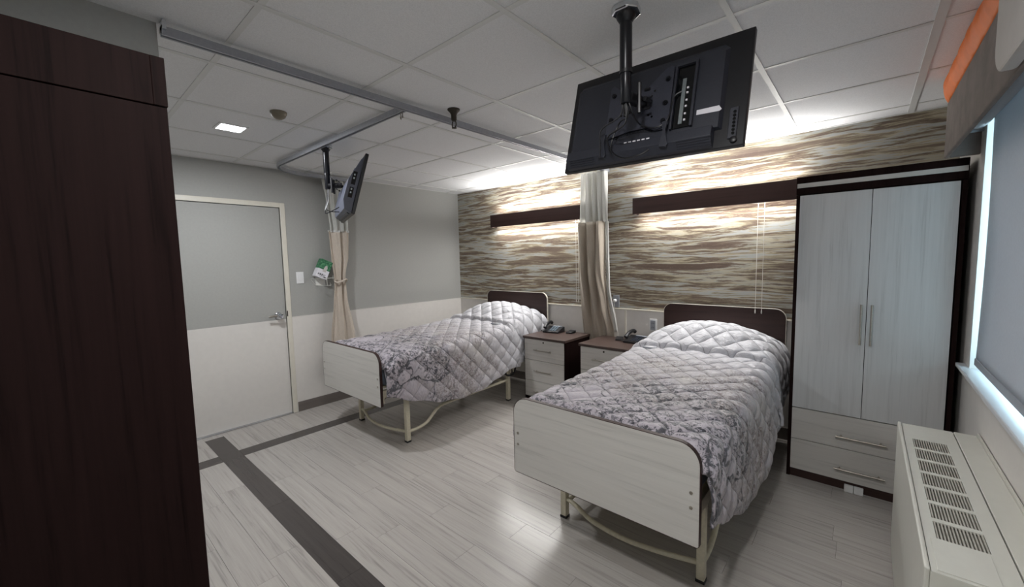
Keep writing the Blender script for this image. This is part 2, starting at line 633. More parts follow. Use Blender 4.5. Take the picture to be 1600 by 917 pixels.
# right wall with the window opening
WY0, WY1, WZ0, WZ1 = -3.7, -0.78, 0.90, 2.22
bm = nb()
bx(bm, XR, XR + 0.16, WY1, 0.0, 0, HW)
bx(bm, XR, XR + 0.16, YF - 0.12, WY0, 0, HW)
bx(bm, XR, XR + 0.16, WY0, WY1, 0, WZ0 - 0.02)
bx(bm, XR, XR + 0.16, WY0, WY1, WZ1, HW)
struct('wall_right', bm, M['wall_low'])
struct('wall_front', bx(nb(), -0.12, XR + 0.12, YF - 0.12, YF, 0, HW), M['wall_up'])
# short partition the near wardrobe stands against
struct('wall_partition', bx(nb(), 2.15, 2.27, YF, -3.494, 0, HW), M['wall_up'])
wp = struct('trim_3', bx(nb(), 2.27, 2.278, YF, -3.486, 0, HR), M['wall_low'])
bx2 = nb()
bx(bx2, 2.142, 2.27, -3.494, -3.486, 0, HR)
obj('wainscot_end', bx2, M['wall_low'], wp)
# baseboards
struct('baseboard_left', bx(nb(), 0.008, 0.016, DY1 + 0.05, -0.008, 0, 0.10), M['base_grey'], bevel=0.002)
struct('baseboard_back', bx(nb(), 0.016, XR, -0.016, -0.008, 0, 0.10), M['base_grey'], bevel=0.002)
struct('baseboard_right', bx(nb(), XR - 0.008, XR, YF, -0.016, 0, 0.10), M['base_grey'], bevel=0.002)

# ------------------------------------------------------------------ door
bm = nb()
bx(bm, -0.05, 0.0, DY0, DY1 - 0.004, 0.012, 0.958, 0)
bx(bm, -0.05, -0.001, DY0, DY1 - 0.004, 0.958, DZ - 0.004, 1)
d = struct('door_1', bm, [M['wall_low'], M['wall_up']])
d.location = (-0.004, 0, 0)
bm = nb()
w = 0.045
bx(bm, -0.06, 0.014, DY1, DY1 + w, 0, DZ + w)
bx(bm, -0.06, 0.014, DY0 - w, DY0, 0, DZ + w)
bx(bm, -0.06, 0.014, DY0, DY1, DZ, DZ + w)
fr = obj('door_frame', bm, M['cream'], d, bevel=0.004, loc=(0.004, 0, 0))
obj('threshold', bx(nb(), -0.05, 0.02, DY0, DY1, 0.0, 0.010), M['chrome'], d, bevel=0.003, loc=(0.004, 0, 0))
obj('strike_plate', bx(nb(), -0.02, 0.016, DY1 + 0.001, DY1 + 0.010, 0.985, 1.04), M['bronze'], d, loc=(0.004, 0, 0))
hb = nb()
ky, kz = -2.375, 1.000
lathe(hb, [(0.034, 0.0), (0.034, 0.008), (0.028, 0.014), (0.014, 0.018), (0.014, 0.030), (0.026, 0.036), (0.032, 0.050),
           (0.031, 0.064), (0.022, 0.074), (0.0001, 0.077)], (0, ky, kz), 24, 'X')
h = obj('door_handle', hb, M['chrome'], d, True, loc=(0.004, 0, 0))
obj('lever', tube(nb(), smooth_path([(0.055, ky, kz), (0.058, ky - 0.05, kz + 0.004), (0.055, ky - 0.10, kz + 0.002)], 4), [0.010] * 4 + [0.009] * 4 + [0.008], 8), M['steel'], h, True)
hg = nb()
bx(hg, -0.001, 0.012, DY0 + 0.02, DY0 + 0.04, 0.90, 0.98)
obj('hinge', hg, M['steel'], d)

# ------------------------------------------------------------------ window
win = struct('window_1', bx(nb(), XR + 0.115, XR + 0.12, WY0 + 0.03, WY1 - 0.03, WZ0 + 0.03, WZ1 - 0.03), M['glass'])
bm = nb()
for y0, y1, z0, z1 in ((WY0, WY0 + 0.05, WZ0, WZ1), (WY1 - 0.04, WY1, WZ0, WZ1), (WY0, WY1, WZ0, WZ0 + 0.04), (WY0, WY1, WZ1 - 0.04, WZ1), (-2.27, -2.22, WZ0, WZ1)):
    bx(bm, XR + 0.10, XR + 0.14, y0, y1, z0, z1)
obj('window_frame', bm, M['sill'], win, bevel=0.003)
obj('window_sill', bx(nb(), XR - 0.035, XR + 0.10, WY0 - 0.05, -0.655, WZ0 - 0.02, WZ0), M['sill'], win, bevel=0.004)

# roller blind
rb = thing('roller_blind', 'grey translucent roller blind drawn down over the window at right', 'blind', (XR - 0.02, -0.72, 2.13))
tu = tube(nb(), [(0, 0, 0), (0, -2.9, 0)], 0.030, 20)
obj('roller_tube', tu, M['blind'], rb, True)
bm = nb()
n = 24
rowsv = []
y_a, y_b = -0.12, -2.86
for zi in range(n + 1):
    z = 0.02 - (1.19 - 0.0) * zi / n
    xo = 0.032 + 0.006 * math.sin(zi / n * math.pi)
    rowsv.append([bm.verts.new((xo, y_a + (y_b - y_a) * k / 12, z)) for k in range(13)])
for a, b in zip(rowsv, rowsv[1:]):
    for k in range(12):
        bm.faces.new((a[k], a[k + 1], b[k + 1], b[k]))
o = obj('blind_cloth', bm, M['blind'], rb, True)
sm = o.modifiers.new('thick', 'SOLIDIFY')
sm.thickness = 0.0012
obj('hem_bar', bx(nb(), 0.026, 0.038, y_b, y_a, -1.20, -1.165), M['grey_p'], rb, bevel=0.003)
obj('roller_bracket', bx(nb(), -0.035, 0.018, 0.002, 0.010, -0.04, 0.05), M['grey_p'], rb)

# ------------------------------------------------------------------ cornice over window
co_ = thing('window_cornice', 'grey suede padded cornice box above the window', 'cornice', (4.60, -0.66, 1.985))
bm = nb()
bx(bm, 0.0, 0.018, -3.3, 0.0, 0.0, 0.285)
bx(bm, 0.018, 0.128, -0.018, 0.0, 0.0, 0.285)
bx(bm, 0.018, 0.128, -3.3, -0.018, 0.262, 0.285)
obj('cornice_board', bm, M['suede'], co_, bevel=0.006)
# pale padded swag hanging on the cornice near the camera
bm = nb()
pr = []
for k in range(0, 10):
    a = k / 9 * math.pi / 2
    pr.append((-1.345 - 0.09 * (1 - math.cos(a)) , 0.09 - 0.09 * math.sin(a)))
poly = [(-1.345, 0.34)] + pr[::1] + [(-3.2, 0.0), (-3.2, 0.34)]
prism(bm, poly, -0.035, -0.001, 'X')
sw = obj('pale_padded_panel', bm, M['pad'], co_, bevel=0.008)
sw['label'] = 'pale off-white padded panel'
# orange valance above
vb = nb()
ny, nz = 150, 10
V = []
for i in range(ny + 1):
    yv = -3.3 * i / ny
    row = []
    for j in range(nz + 1):
        s = j / nz
        z = s * 0.130
        bul = 0.022 * math.sin(s * math.pi) + 0.010 * s
        fold = (0.006 * math.sin(yv * 34 + 1.3 * math.sin(yv * 9)) + 0.004 * math.sin(yv * 71 + s * 2)) * (0.25 + s * 0.75)
        edge = 0.0 if i else 0.02
        row.append(vb.verts.new((-bul - fold * 0.8 + edge * s, yv + 0.004 * math.sin(s * 5), z)))
    V.append(row)
for i in range(ny):
    for j in range(nz):
        vb.faces.new((V[i][j], V[i + 1][j], V[i + 1][j + 1], V[i][j + 1]))
ov = obj('orange_valance', vb, M['orange'], None, True)
sm = ov.modifiers.new('thick', 'SOLIDIFY')
sm.thickness = 0.004
ov.location = (4.606, -0.64, 2.272)
tag(ov, 'gathered orange cloth valance between the ceiling and the grey cornice', 'valance')

# ------------------------------------------------------------------ wall lights
def wall_light(x0, x1, label, cords):
    L = thing('wall_light', label, 'light', (x0, 0, 1.905), 0, 'dark wood wall light boxes above the beds')
    w = x1 - x0
    bm = nb()
    bx(bm, 0, w, -0.105, -0.087, 0, 0.150)
    obj('front_panel', bm, M['dark_h'], L, bevel=0.0015)
    obj('end_cap', bx(nb(), 0.0, 0.016, -0.087, 0, 0.0, 0.150), M['dark_h'], L)
    obj('end_cap', bx(nb(), w - 0.016, w, -0.087, 0, 0.0, 0.150), M['dark_h'], L)
    obj('mount_tray', bx(nb(), 0.016, w - 0.016, -0.05, -0.0, 0.055, 0.095), M['white_p'], L)
    for zc in (0.034, 0.116):
        tb = tube(nb(), [(0.05, -0.055, zc), (w - 0.05, -0.055, zc)], 0.012, 12)
        obj('tube_lamp', tb, M['tube'], L, True)
    for (zc, rot, pw) in ((0.018, 0.0, TUBE_POWER), (0.134, math.pi, TUBE_UP_POWER)):
        ld = bpy.data.lights.new('wall_light_glow', 'AREA')
        ld.shape = 'RECTANGLE'
        ld.size = w - 0.08
        ld.size_y = 0.06
        ld.energy = pw
        ld.color = (1.0, 0.99, 0.975)
        lo = bpy.data.objects.new('lamp_glow', ld)
        C.objects.link(lo)
        lo.parent = L
        lo.location = (w / 2, -0.056, zc)
        lo.rotation_euler = (rot + (R(-38) if rot == 0 else R(38)), 0, 0)
    for cx in cords:
        pc = obj('pull_cord', tube(nb(), [(cx, -0.068, 0.02), (cx, -0.068, -0.85)], 0.0018, 5), M['cord'], L, True)
        obj('cord_bead', lathe(nb(), [(0.001, -0.85), (0.004, -0.858), (0.0045, -0.87), (0.0035, -0.882), (0.001, -0.885)], (cx, -0.068, 0.0), 8), M['cord'], pc, True)
    return L


wall_light(0.715, 2.06, 'dark wood wall light box above the far bed, near the corner', (1.233, 1.262))
wall_light(2.604, 3.945, 'dark wood wall light box above the near bed, meeting the pale wardrobe', (1.04, 1.085))

# small recessed ceiling light
cl = thing('ceiling_light', 'small square bright recessed ceiling light before the door', 'light', (1.095, -2.955, HC))
bm = nb()
for b in ((-0.10, 0.10, 0.085, 0.10), (-0.10, 0.10, -0.10, -0.085), (-0.10, -0.085, -0.085, 0.085), (0.085, 0.10, -0.085, 0.085)):
    bx(bm, *b, -0.003, 0.004)
obj('trim_ring', bm, M['white_p'], cl)
obj('lens', bx(nb(), -0.085, 0.085, -0.085, 0.085, -0.001, 0.004), M['led'], cl)
ld = bpy.data.lights.new('ceiling_light_glow', 'AREA')
ld.size = 0.17
ld.energy = PANEL_POWER
ld.color = (0.95, 0.97, 1.0)
lo = bpy.data.objects.new('lamp_glow', ld)
C.objects.link(lo)
lo.parent = cl
lo.location = (0, 0, -0.006)

# unseen fill light added to brighten the near side, copied from that fitting
cl.scale = (0.82, 0.82, 1)
fill_light = copy_tree(cl)
fill_light.location = (3.95, -3.45, HC)
fill_light['label'] = 'added fill light, out of view on the ceiling near the camera'
for ch in fill_light.children:
    if ch.type == 'LIGHT':
        ch.data = ch.data.copy()
        ch.data.energy = FILL_POWER
        ch.data.color = (1.0, 0.99, 0.98)

# ------------------------------------------------------------------ curtain track
ct = thing('curtain_track', 'grey metal curtain track on the ceiling, with a curved branch towards the door', 'track', (2.30, -3.487, HC - 0.034))
bm = nb()
def track_run(bm, pts, w=0.016, h=0.017):
    P = [Vector(p) for p in pts]
    prev = None
    for i, p in enumerate(P):
        a, b = P[max(0, i - 1)], P[min(len(P) - 1, i + 1)]
        d = (b - a).normalized()
        s = Vector((d.y, -d.x, 0))
        prof = [(-w, -h), (-w * 0.35, -h), (-w * 0.35, -h * 0.3), (w * 0.35, -h * 0.3), (w * 0.35, -h), (w, -h), (w, h), (-w, h)]
        ring = [bm.verts.new(p + s * u + Vector((0, 0, v))) for u, v in prof]
        if prev:
            for k in range(8):
                bm.faces.new((prev[k], prev[(k + 1) % 8], ring[(k + 1) % 8], ring[k]))
        else:
            bm.faces.new(ring)
        prev = ring
    bm.faces.new(prev[::-1])
track_run(bm, [(0, 0.0, 0), (0, 3.475, 0)], 0.016, 0.016)
obj('straight_rail', bm, M['alu'], ct)
bm = nb()
arc = []
for k in range(0, 11):
    a = k / 10 * math.pi / 2
    arc.append((-1.86 - 0.34 * math.sin(a), 1.068 + 0.34 * (1 - math.cos(a)), 0))
track_run(bm, [(-0.02, 1.068, 0), (-1.0, 1.068, 0)] + arc + [(-2.2, 1.9, 0)], 0.014, 0.016)
obj('curved_rail', bm, M['alu'], ct)
obj('end_bracket', bx(nb(), -0.032, 0.03, 0.0, 0.012, 0.0, 0.0335), M['chrome'], ct)
for dx, dz in ((-0.035, 0.0), (-0.052, -0.006)):
    hk = tube(nb(), smooth_path([(dx, 1.068, -0.016), (dx, 1.068, -0.035), (dx + 0.004, 1.066, -0.050 + dz), (dx, 1.064, -0.042)], 4), 0.0028, 6)
    obj('curtain_hook', hk, M['steel'], ct, True)

# ------------------------------------------------------------------ curtains
def curtain_strip(name, rows, axis, nfold, mat, parent, n=72, phase=0.0, depth_sign=-1, seedv=0.0, thick=0.002):
    """rows: (z, a0, a1, centre_depth, fold_amp); axis 'x': spans x, depth along y"""
    bm = nb()
    # resample rows
    zs = []
    steps = 46
    z0, z1 = rows[0][0], rows[-1][0]
    def at(z):
        for r0, r1 in zip(rows, rows[1:]):
            if r0[0] >= z >= r1[0]:
                s = (r0[0] - z) / max(1e-6, r0[0] - r1[0])
                s = s * s * (3 - 2 * s) * 0.5 + s * 0.5
                return [r0[k] + (r1[k] - r0[k]) * s for k in range(5)]
        return rows[-1]
    V = []
    for i in range(steps + 1):
        z = z0 + (z1 - z0) * i / steps
        _, a0, a1, c, amp = at(z)
        row = []
        for k in range(n + 1):
            s = k / n
            ph = s * nfold * 2 * math.pi + phase + 0.5 * math.sin(z * 3.1 + seedv) + 0.7 * math.sin(s * 7 + seedv)
            dd = c + amp * math.sin(ph) + amp * 0.35 * math.sin(ph * 2.3 + z * 4)
            aa = a0 + (a1 - a0) * s + amp * 0.35 * math.cos(ph)
            p = (aa, dd, z) if axis == 'x' else (dd, aa, z)
            row.append(bm.verts.new(p))
        V.append(row)
    for a, b in zip(V, V[1:]):
        for k in range(n):
            bm.faces.new((a[k], a[k + 1], b[k + 1], b[k]))
    o = obj(name, bm, mat, parent, True)
    if thick:
        s = o.modifiers.new('thick', 'SOLIDIFY')
        s.thickness = thick
    return o


cm_ = thing('privacy_curtain', 'beige privacy curtain with white net top gathered between the nightstands', 'curtain', (2.2, -0.10, 0.0))
ox, oy = -2.2, 0.10
curtain_strip('net_top', [(2.355, 2.04 + ox, 2.335 + ox, -0.125 + oy, 0.024), (1.855, 2.02 + ox, 2.345 + ox, -0.125 + oy, 0.026)], 'x', 5.0, M['net'], cm_, thick=0.0006)
curtain_strip('beige_cloth', [(1.862, 2.012 + ox, 2.325 + ox, -0.150 + oy, 0.042), (1.35, 2.015 + ox, 2.315 + ox, -0.140 + oy, 0.042),
                              (1.0, 2.015 + ox, 2.355 + ox, -0.10 + oy, 0.030), (0.74, 2.02 + ox, 2.395 + ox, -0.058 + oy, 0.016),
                              (0.62, 2.04 + ox, 2.39 + ox, -0.042 + oy, 0.010), (0.16, 2.06 + ox, 2.38 + ox, -0.042 + oy, 0.010)], 'x', 3.3, M['curtain'], cm_, phase=0.6)
curtain_strip('net_edge', [(1.86, 2.315 + ox, 2.352 + ox, -0.108 + oy, 0.010), (1.2, 2.325 + ox, 2.362 + ox, -0.10 + oy, 0.010),
                           (0.74, 2.385 + ox, 2.42 + ox, -0.05 + oy, 0.006)], 'x', 2.0, M['net'], cm_, n=20, thick=0.0006)

cl_ = thing('tied_curtain', 'pale beige curtain with white net top tied in at the waist beside the door', 'curtain', (0.1, -1.78, 0.0))
ax, ay = -0.1, 1.78
curtain_strip('net_top', [(2.355, -1.93 + ay, -1.60 + ay, 0.10 + ax, 0.022), (2.15, -1.90 + ay, -1.66 + ay, 0.10 + ax, 0.026), (1.83, -1.868 + ay, -1.660 + ay, 0.10 + ax, 0.020)], 'y', 3.5, M['net'], cl_, thick=0.0006)
curtain_strip('beige_cloth', [(1.835, -1.872 + ay, -1.655 + ay, 0.10 + ax, 0.020), (1.55, -1.862 + ay, -1.668 + ay, 0.10 + ax, 0.020),
                              (1.36, -1.838 + ay, -1.716 + ay, 0.09 + ax, 0.024), (1.26, -1.838 + ay, -1.712 + ay, 0.09 + ax, 0.024),
                              (1.10, -1.865 + ay, -1.705 + ay, 0.10 + ax, 0.018), (0.75, -1.915 + ay, -1.645 + ay, 0.10 + ax, 0.020), (0.36, -1.93 + ay, -1.62 + ay, 0.10 + ax, 0.022)], 'y', 2.2, M['curtain2'], cl_, phase=2.0, seedv=1.7)
curtain_strip('white_band', [(1.842, -1.878 + ay, -1.648 + ay, 0.101 + ax, 0.022), (1.822, -1.878 + ay, -1.648 + ay, 0.101 + ax, 0.022)], 'y', 2.2, M['white_p'], cl_, phase=2.0, seedv=1.7, thick=0.004)
kn = nb()
kp = []
for k in range(17):
    a = k / 16 * 2 * math.pi
    kp.append((-0.005 + 0.034 * math.cos(a), 0.005 + 0.066 * math.sin(a), 1.31 + 0.014 * math.sin(a * 2)))
tube(kn, kp, 0.009, 8)
obj('tie_knot', kn, M['curtain2'], cl_, True)

# ------------------------------------------------------------------ wall bracket with carton beside the tied curtain
wh = thing('wire_holder', 'white wire wall holder beside the tied curtain', 'holder', (0.0, -1.95, 1.30))
bm = nb()
def wire(pts, r=0.0022):
    tube(bm, pts, r, 5)
wire([(0.004, -0.10, 0.045), (0.11, -0.10, 0.045), (0.11, 0.10, 0.045), (0.004, 0.10, 0.045)])
wire([(0.004, -0.10, 0.045), (0.02, -0.06, -0.025), (0.11, -0.02, -0.03), (0.11, 0.06, -0.03), (0.004, 0.10, -0.0)])
wire([(0.11, 0.02, 0.045), (0.11, 0.02, -0.03)])
wire([(0.11, 0.085, 0.07), (0.11, 0.085, 0.03)])
obj('wire_frame', bm, M['wire'], wh, True)
obj('wall_plate', bx(nb(), 0.0, 0.004, -0.05, 0.05, -0.03, 0.10), M['wire'], wh)

cb = thing('glove_carton', 'green and white carton tilted in the wire holder by the tied curtain', 'box', (0.062, -1.985, 1.352))
cb.rotation_euler = (R(-24), R(2), 0)
hw, hh, dd = 0.060, 0.19, 0.038
obj('white_body', bx(nb(), -dd, dd, -hw, hw, 0.0, hh * 0.47), M['box_white'], cb, bevel=0.001)
obj('green_body', bx(nb(), -dd, dd, -hw, hw, hh * 0.47, hh), M['green'], cb, bevel=0.001)
obj('picture_patch', prism(nb(), [(-0.012, hh * 0.36), (0.024, hh * 0.36), (0.028, hh * 0.62), (0.012, hh * 0.74), (-0.004, hh * 0.66)], dd, dd + 0.0012, 'X'), M['pad'], cb)
bm = nb()
random.seed(3)
yx = -0.045
for k in range(8):
    ww = random.uniform(0.005, 0.009)
    bx(bm, dd, dd + 0.001, yx, yx + ww * 0.35, 0.024, 0.044)
    bx(bm, dd, dd + 0.001, yx, yx + ww, random.choice((0.024, 0.033, 0.041)), random.choice((0.027, 0.036, 0.044)) + 0.001)
    yx += ww + 0.0035
for k in range(5):
    bx(bm, dd, dd + 0.001, -0.02 + k * 0.012, -0.012 + k * 0.012, 0.012, 0.016)
bx(bm, dd, dd + 0.001, 0.022, 0.05, 0.012, 0.022)
obj('print', bm, M['ink'], cb)['kind'] = 'stuff'

# ------------------------------------------------------------------ switch, outlets, conduit
sw = thing('light_switch', 'white rocker light switch on the wall between the door and the tied curtain', 'switch', (0.0, -2.151, 1.36))
obj('cover_plate', bx(nb(), 0, 0.006, -0.036, 0.036, -0.058, 0.058), M['white_p'], sw, bevel=0.002)
obj('rocker', bx(nb(), 0.006, 0.010, -0.016, 0.016, -0.032, 0.032), M['white_p'], sw, bevel=0.001)

so = thing('wall_outlet', 'white wall outlet with grey insert beside the near bed headboard', 'outlet', (2.779, -0.008, 0.838))
obj('cover_plate', bx(nb(), -0.036, 0.036, -0.008, 0, -0.058, 0.058), M['white_p'], so, bevel=0.002)
ins = obj('grey_insert', bx(nb(), -0.026, 0.022, -0.012, -0.008, -0.046, 0.046), M['grey_p'], so, bevel=0.001)
bm = nb()
for dz in (0.018, -0.022):
    for dx in (-0.010, 0.006):
        bx(bm, dx, dx + 0.004, -0.0128, -0.012, dz - 0.006, dz + 0.006)
obj('sockets', bm, M['ink'], ins)['kind'] = 'stuff'

jb = thing('junction_plate', 'grey socket plate with white plug at the wainscot beside the beige curtain', 'outlet', (2.385, 0.0, 1.050))
obj('cover_plate', bx(nb(), -0.030, 0.036, -0.012, 0, -0.062, 0.062), M['grey_p'], jb, bevel=0.002)
obj('plug', lathe(nb(), [(0.017, 0.0), (0.017, -0.022), (0.011, -0.030), (0.0001, -0.031)], (-0.004, -0.012, 0.006), 14, 'Y'), M['white_p'], jb, True)
pc = tube(nb(), smooth_path([(-0.006, -0.034, 0.002), (-0.008, -0.030, -0.06), (0.012, -0.028, -0.20), (0.034, -0.026, -0.36), (0.040, -0.026, -0.50)], 6), 0.0025, 6)
obj('plug_cord', pc, M['cord'], jb, True)

cd = obj('cable_raceway', bx(nb(), 2.486, 2.500, -0.018, -0.008, 0.10, 0.963), M['cream'], bevel=0.001)
tag(cd, 'thin cream vertical cable strip on the wainscot behind the near nightstand', 'cable cover')

# ------------------------------------------------------------------ ceiling devices
sd = obj('smoke_detector', lathe(nb(), [(0.045, 0.0), (0.045, -0.010), (0.036, -0.030), (0.018, -0.042), (0.0001, -0.044)], (0, 0, 0), 20), M['taupe'], None, True, loc=(1.611, -2.844, HC + 0.004))
tag(sd, 'small taupe dome detector on the ceiling near the bright light', 'detector')
sp = thing('fire_sprinkler', 'dark bronze pendant fire sprinkler beside the curtain track', 'sprinkler', (2.391, -2.14, HC + 0.004))
obj('flange', lathe(nb(), [(0.038, 0.0), (0.038, -0.005), (0.022, -0.022), (0.017, -0.034), (0.017, -0.062), (0.010, -0.070)], (0, 0, 0), 18), M['bronze'], sp, True)
for s in (-1, 1):
    obj('sprinkler_arm', tube(nb(), smooth_path([(s * 0.008, 0, -0.062), (s * 0.016, 0, -0.078), (s * 0.017, 0, -0.095), (s * 0.006, 0, -0.108)], 4), 0.0035, 6), M['bronze'], sp, True)
obj('deflector', lathe(nb(), [(0.0001, -0.104), (0.014, -0.106), (0.015, -0.111), (0.0001, -0.113)], (0, 0, 0), 16), M['bronze'], sp, True)

# ------------------------------------------------------------------ televisions
def tv_mount(loc, label, phi, arm):
    """ceiling pole; arm is the vector from pole foot to back plate centre (world)"""
    t = thing('tv_ceiling_mount', label, 'tv mount', loc, 0, 'black ceiling poles carrying the televisions')
    bm = nb()
    prism(bm, [(-0.045, -0.03), (-0.02, -0.055), (0.03, -0.055), (0.055, -0.02), (0.045, 0.03), (0.015, 0.05), (-0.03, 0.045)], -0.022, 0.003, 'Z')
    obj('ceiling_plate', bm, M['chrome'], t, bevel=0.006)
    obj('flange', lathe(nb(), [(0.036, -0.022), (0.034, -0.030), (0.025, -0.044), (0.0225, -0.048)], (0, 0, 0), 24), M['pole'], t, True)
    obj('outer_pole', lathe(nb(), [(0.0225, -0.03), (0.0225, -0.222), (0.0215, -0.225)], (0, 0, 0), 28), M['pole'], t, True)
    obj('collar', lathe(nb(), [(0.0235, -0.214), (0.0235, -0.226)], (0, 0, 0), 28), M['black'], t, True)
    obj('inner_pole', lathe(nb(), [(0.0195, -0.222), (0.0195, -0.330), (0.017, -0.333)], (0, 0, 0), 28), M['pole'], t, True)
    a = Vector(arm)
    st = Vector((0, 0, -0.305))
    d = (a - st)
    bm = nb()
    tube(bm, [st + d * 0.08, st + d * 0.95], 0.021, 10)
    obj('tilt_arm', bm, M['black'], t, True)
    bm = nb()
    side = Vector((d.y, -d.x, 0)).normalized()
    for k in (-1, 1):
        p = st + d * 0.35 + side * 0.028 * k
        tube(bm, [p + Vector((0, 0, 0.05)), p + Vector((0, 0, -0.06))], 0.008, 8)
        tube(bm, [st + d * 0.62 + side * 0.03 * k, st + d * 0.97 + side * 0.03 * k], 0.009, 8)
        for q in (0.035, 0.0, -0.035):
            c_ = st + d * 0.7 + Vector((0, 0, q))
            tube(bm, [c_ + side * 0.025 * k, c_ + side * 0.046 * k], 0.006, 6)
    obj('tilt_bracket', bm, M['black'], t, True)
    return t


def television(mat4, w, hgt, label, deep=False):
    """local frame: x right seen from behind, z up, back faces -y"""
    t = bpy.data.objects.new('television', None)
    C.objects.link(t)
    t.matrix_world = mat4
    tag(t, label, 'television', 'black televisions hung from the ceiling')
    W2, H2 = w / 2, hgt / 2
    obj('bezel', bx(nb(), -W2, W2, -0.012, 0.012, -H2, H2), M['black'], t, bevel=0.004)
    obj('screen', bx(nb(), -W2 + 0.012, W2 - 0.012, 0.0105, 0.0135, -H2 + 0.018, H2 - 0.012), M['screen'], t)
    # back cover: raised tray
    bm = nb()
    x0, x1 = -W2 + 0.02, W2 - 0.075
    prof = [(x0, -H2 + 0.07), (x1, -H2 + 0.07), (x1, H2 - 0.055), (x1 - 0.02, H2 - 0.035), (x0 + 0.02, H2 - 0.035), (x0, H2 - 0.055)]
    inn = [(x0 + 0.02, -H2 + 0.075), (x1 - 0.012, -H2 + 0.075), (x1 - 0.012, H2 - 0.075), (x1 - 0.03, H2 - 0.06), (x0 + 0.035, H2 - 0.06), (x0 + 0.02, H2 - 0.075)]
    A = [bm.verts.new((a, -0.010, b)) for a, b in prof]
    B = [bm.verts.new((a, -0.030, b)) for a, b in inn]
    for i in range(6):
        bm.faces.new((A[i], A[(i + 1) % 6], B[(i + 1) % 6], B[i]))
    bm.faces.new(B)
    bm.faces.new(A[::-1])
    obj('back_cover', bm, M['black_m'], t)
    # chin housing along the bottom
    bm = nb()
    prism(bm, [(-0.012, -H2 + 0.004), (-0.012, -H2 + 0.075), (-0.050, -H2 + 0.075), (-0.054, -H2 + 0.036), (-0.030, -H2 + 0.006)], -W2 + 0.03, W2 - 0.10, 'X')
    ch = obj('lower_housing', bm, M['black_m'], t, bevel=0.002)
    # speaker grilles : thin ribs
    for s0, s1 in ((-W2 + 0.05, -W2 + 0.17), (W2 - 0.22, W2 - 0.10)):
        bm = nb()
        k = 0
        x = s0
        while x < s1:
            for j in range(4):
                zc = -H2 + 0.009 + j * 0.007
                yb = -0.033 - j * 0.0058
                bx(bm, x, x + 0.0035, yb - 0.0012, yb + 0.004, zc, zc + 0.0045)
            x += 0.0065
        obj('speaker_grille', bm, M['pole'], ch)['kind'] = 'stuff'
    bm = nb()
    for k in range(24):
        x = -0.12 + k * 0.0068
        z = -H2 + 0.105 + 0.010 * math.sin(k / 23 * math.pi)
        bx(bm, x, x + 0.0035, -0.0318, -0.029, z, z + 0.012)
    obj('arch_vent', bm, M['black'], t)['kind'] = 'stuff'
    if deep:
        bm = nb()
        prism(bm, [(-0.010, H2 - 0.015), (-0.030, H2 - 0.050), (-0.060, H2 * 0.35), (-0.082, H2 * 0.05), (-0.084, -H2 * 0.62), (-0.064, -H2 + 0.022), (-0.010, -H2 + 0.006)], -W2 + 0.03, W2 - 0.012, 'X')
        rh = obj('rear_housing', bm, M['deep'], t, bevel=0.004)
        for z0, z1 in ((-0.02, 0.075), (-0.115, -0.04)):
            obj('side_port_recess', bx(nb(), W2 - 0.0135, W2 - 0.0105, -0.060, -0.032, z0, z1), M['screen'], rh)
        for zc in (0.045, 0.02, -0.06, -0.085):
            obj('side_socket', bx(nb(), W2 - 0.0112, W2 - 0.0090, -0.052, -0.042, zc, zc + 0.012), M['port_metal'], rh)
    # VESA wall plate on the back
    bm = nb()
    prism(bm, [(-0.165, -0.105), (-0.155, -0.115), (-0.06, -0.098), (0.02, -0.098), (0.055, -0.118), (0.09, -0.118), (0.105, -0.10), (0.105, 0.135), (0.095, 0.145), (0.075, 0.142),
               (0.0, 0.075), (-0.09, 0.07), (-0.15, 0.13), (-0.165, 0.12)], -0.040, -0.034, 'Y')
    vp = obj('mount_plate', bm, M['plate'], t, bevel=0.0015)
    for px, pz in ((0.085, 0.09), (0.085, -0.01), (-0.145, 0.08), (-0.145, -0.03), (0.085, -0.085)):
        obj('bolt', lathe(nb(), [(0.010, -0.040), (0.010, -0.046), (0.006, -0.046), (0.006, -0.049), (0.0001, -0.049)], (px, 0, pz), 12, 'Y'), M['pole'], vp, True)
    bm = nb()
    for px, pz in ((0.035, 0.055), (0.025, 0.035), (0.02, -0.045), (0.035, -0.055), (-0.10, -0.02), (-0.09, 0.04)):
        lathe(bm, [(0.0045, -0.0395), (0.0045, -0.0408), (0.0001, -0.0408)], (px, 0, pz), 10, 'Y')
    obj('plate_holes', bm, M['screen'], vp)['kind'] = 'stuff'
    # port recess
    bm = nb()
    bx(bm, 0.118, 0.190, -0.0345, -0.030, -0.125, 0.135)
    rec = obj('port_recess', bm, M['screen'], t, bevel=0.002)
    bm = nb()
    bx(bm, 0.142, 0.156, -0.037, -0.0345, -0.11, 0.075)
    pm = obj('port_strip', bm, M['port_metal'], rec)
    bm = nb()
    bx(bm, 0.112, 0.120, -0.046, -0.030, -0.128, 0.135)
    bx(bm, 0.186, 0.196, -0.046, -0.030, -0.128, 0.135)
    bx(bm, 0.112, 0.196, -0.046, -0.030, 0.128, 0.138)
    obj('recess_rim', bm, M['black_m'], t, bevel=0.002)
    bm = nb()
    for zc in (-0.10, -0.075, -0.045, -0.02, 0.01, 0.03):
        bx(bm, 0.161, 0.168, -0.0385, -0.0345, zc, zc + 0.007)
    obj('port_labels', bm, M['label'], rec)['kind'] = 'stuff'
    lb = obj('label_sticker', prism(nb(), [(0.205, -0.085), (0.285, -0.088), (0.292, -0.082), (0.282, -0.066), (0.205, -0.066)], -0.0308, -0.030, 'Y'), M['label'], t)
    lb['label'] = 'white sticker on the back cover'
    # row of small white marks and lower tray
    bm = nb()
    for k in range(6):
        bx(bm, -0.065 + k * 0.019, -0.053 + k * 0.019, -0.0520, -0.050, -H2 + 0.068, -H2 + 0.073)
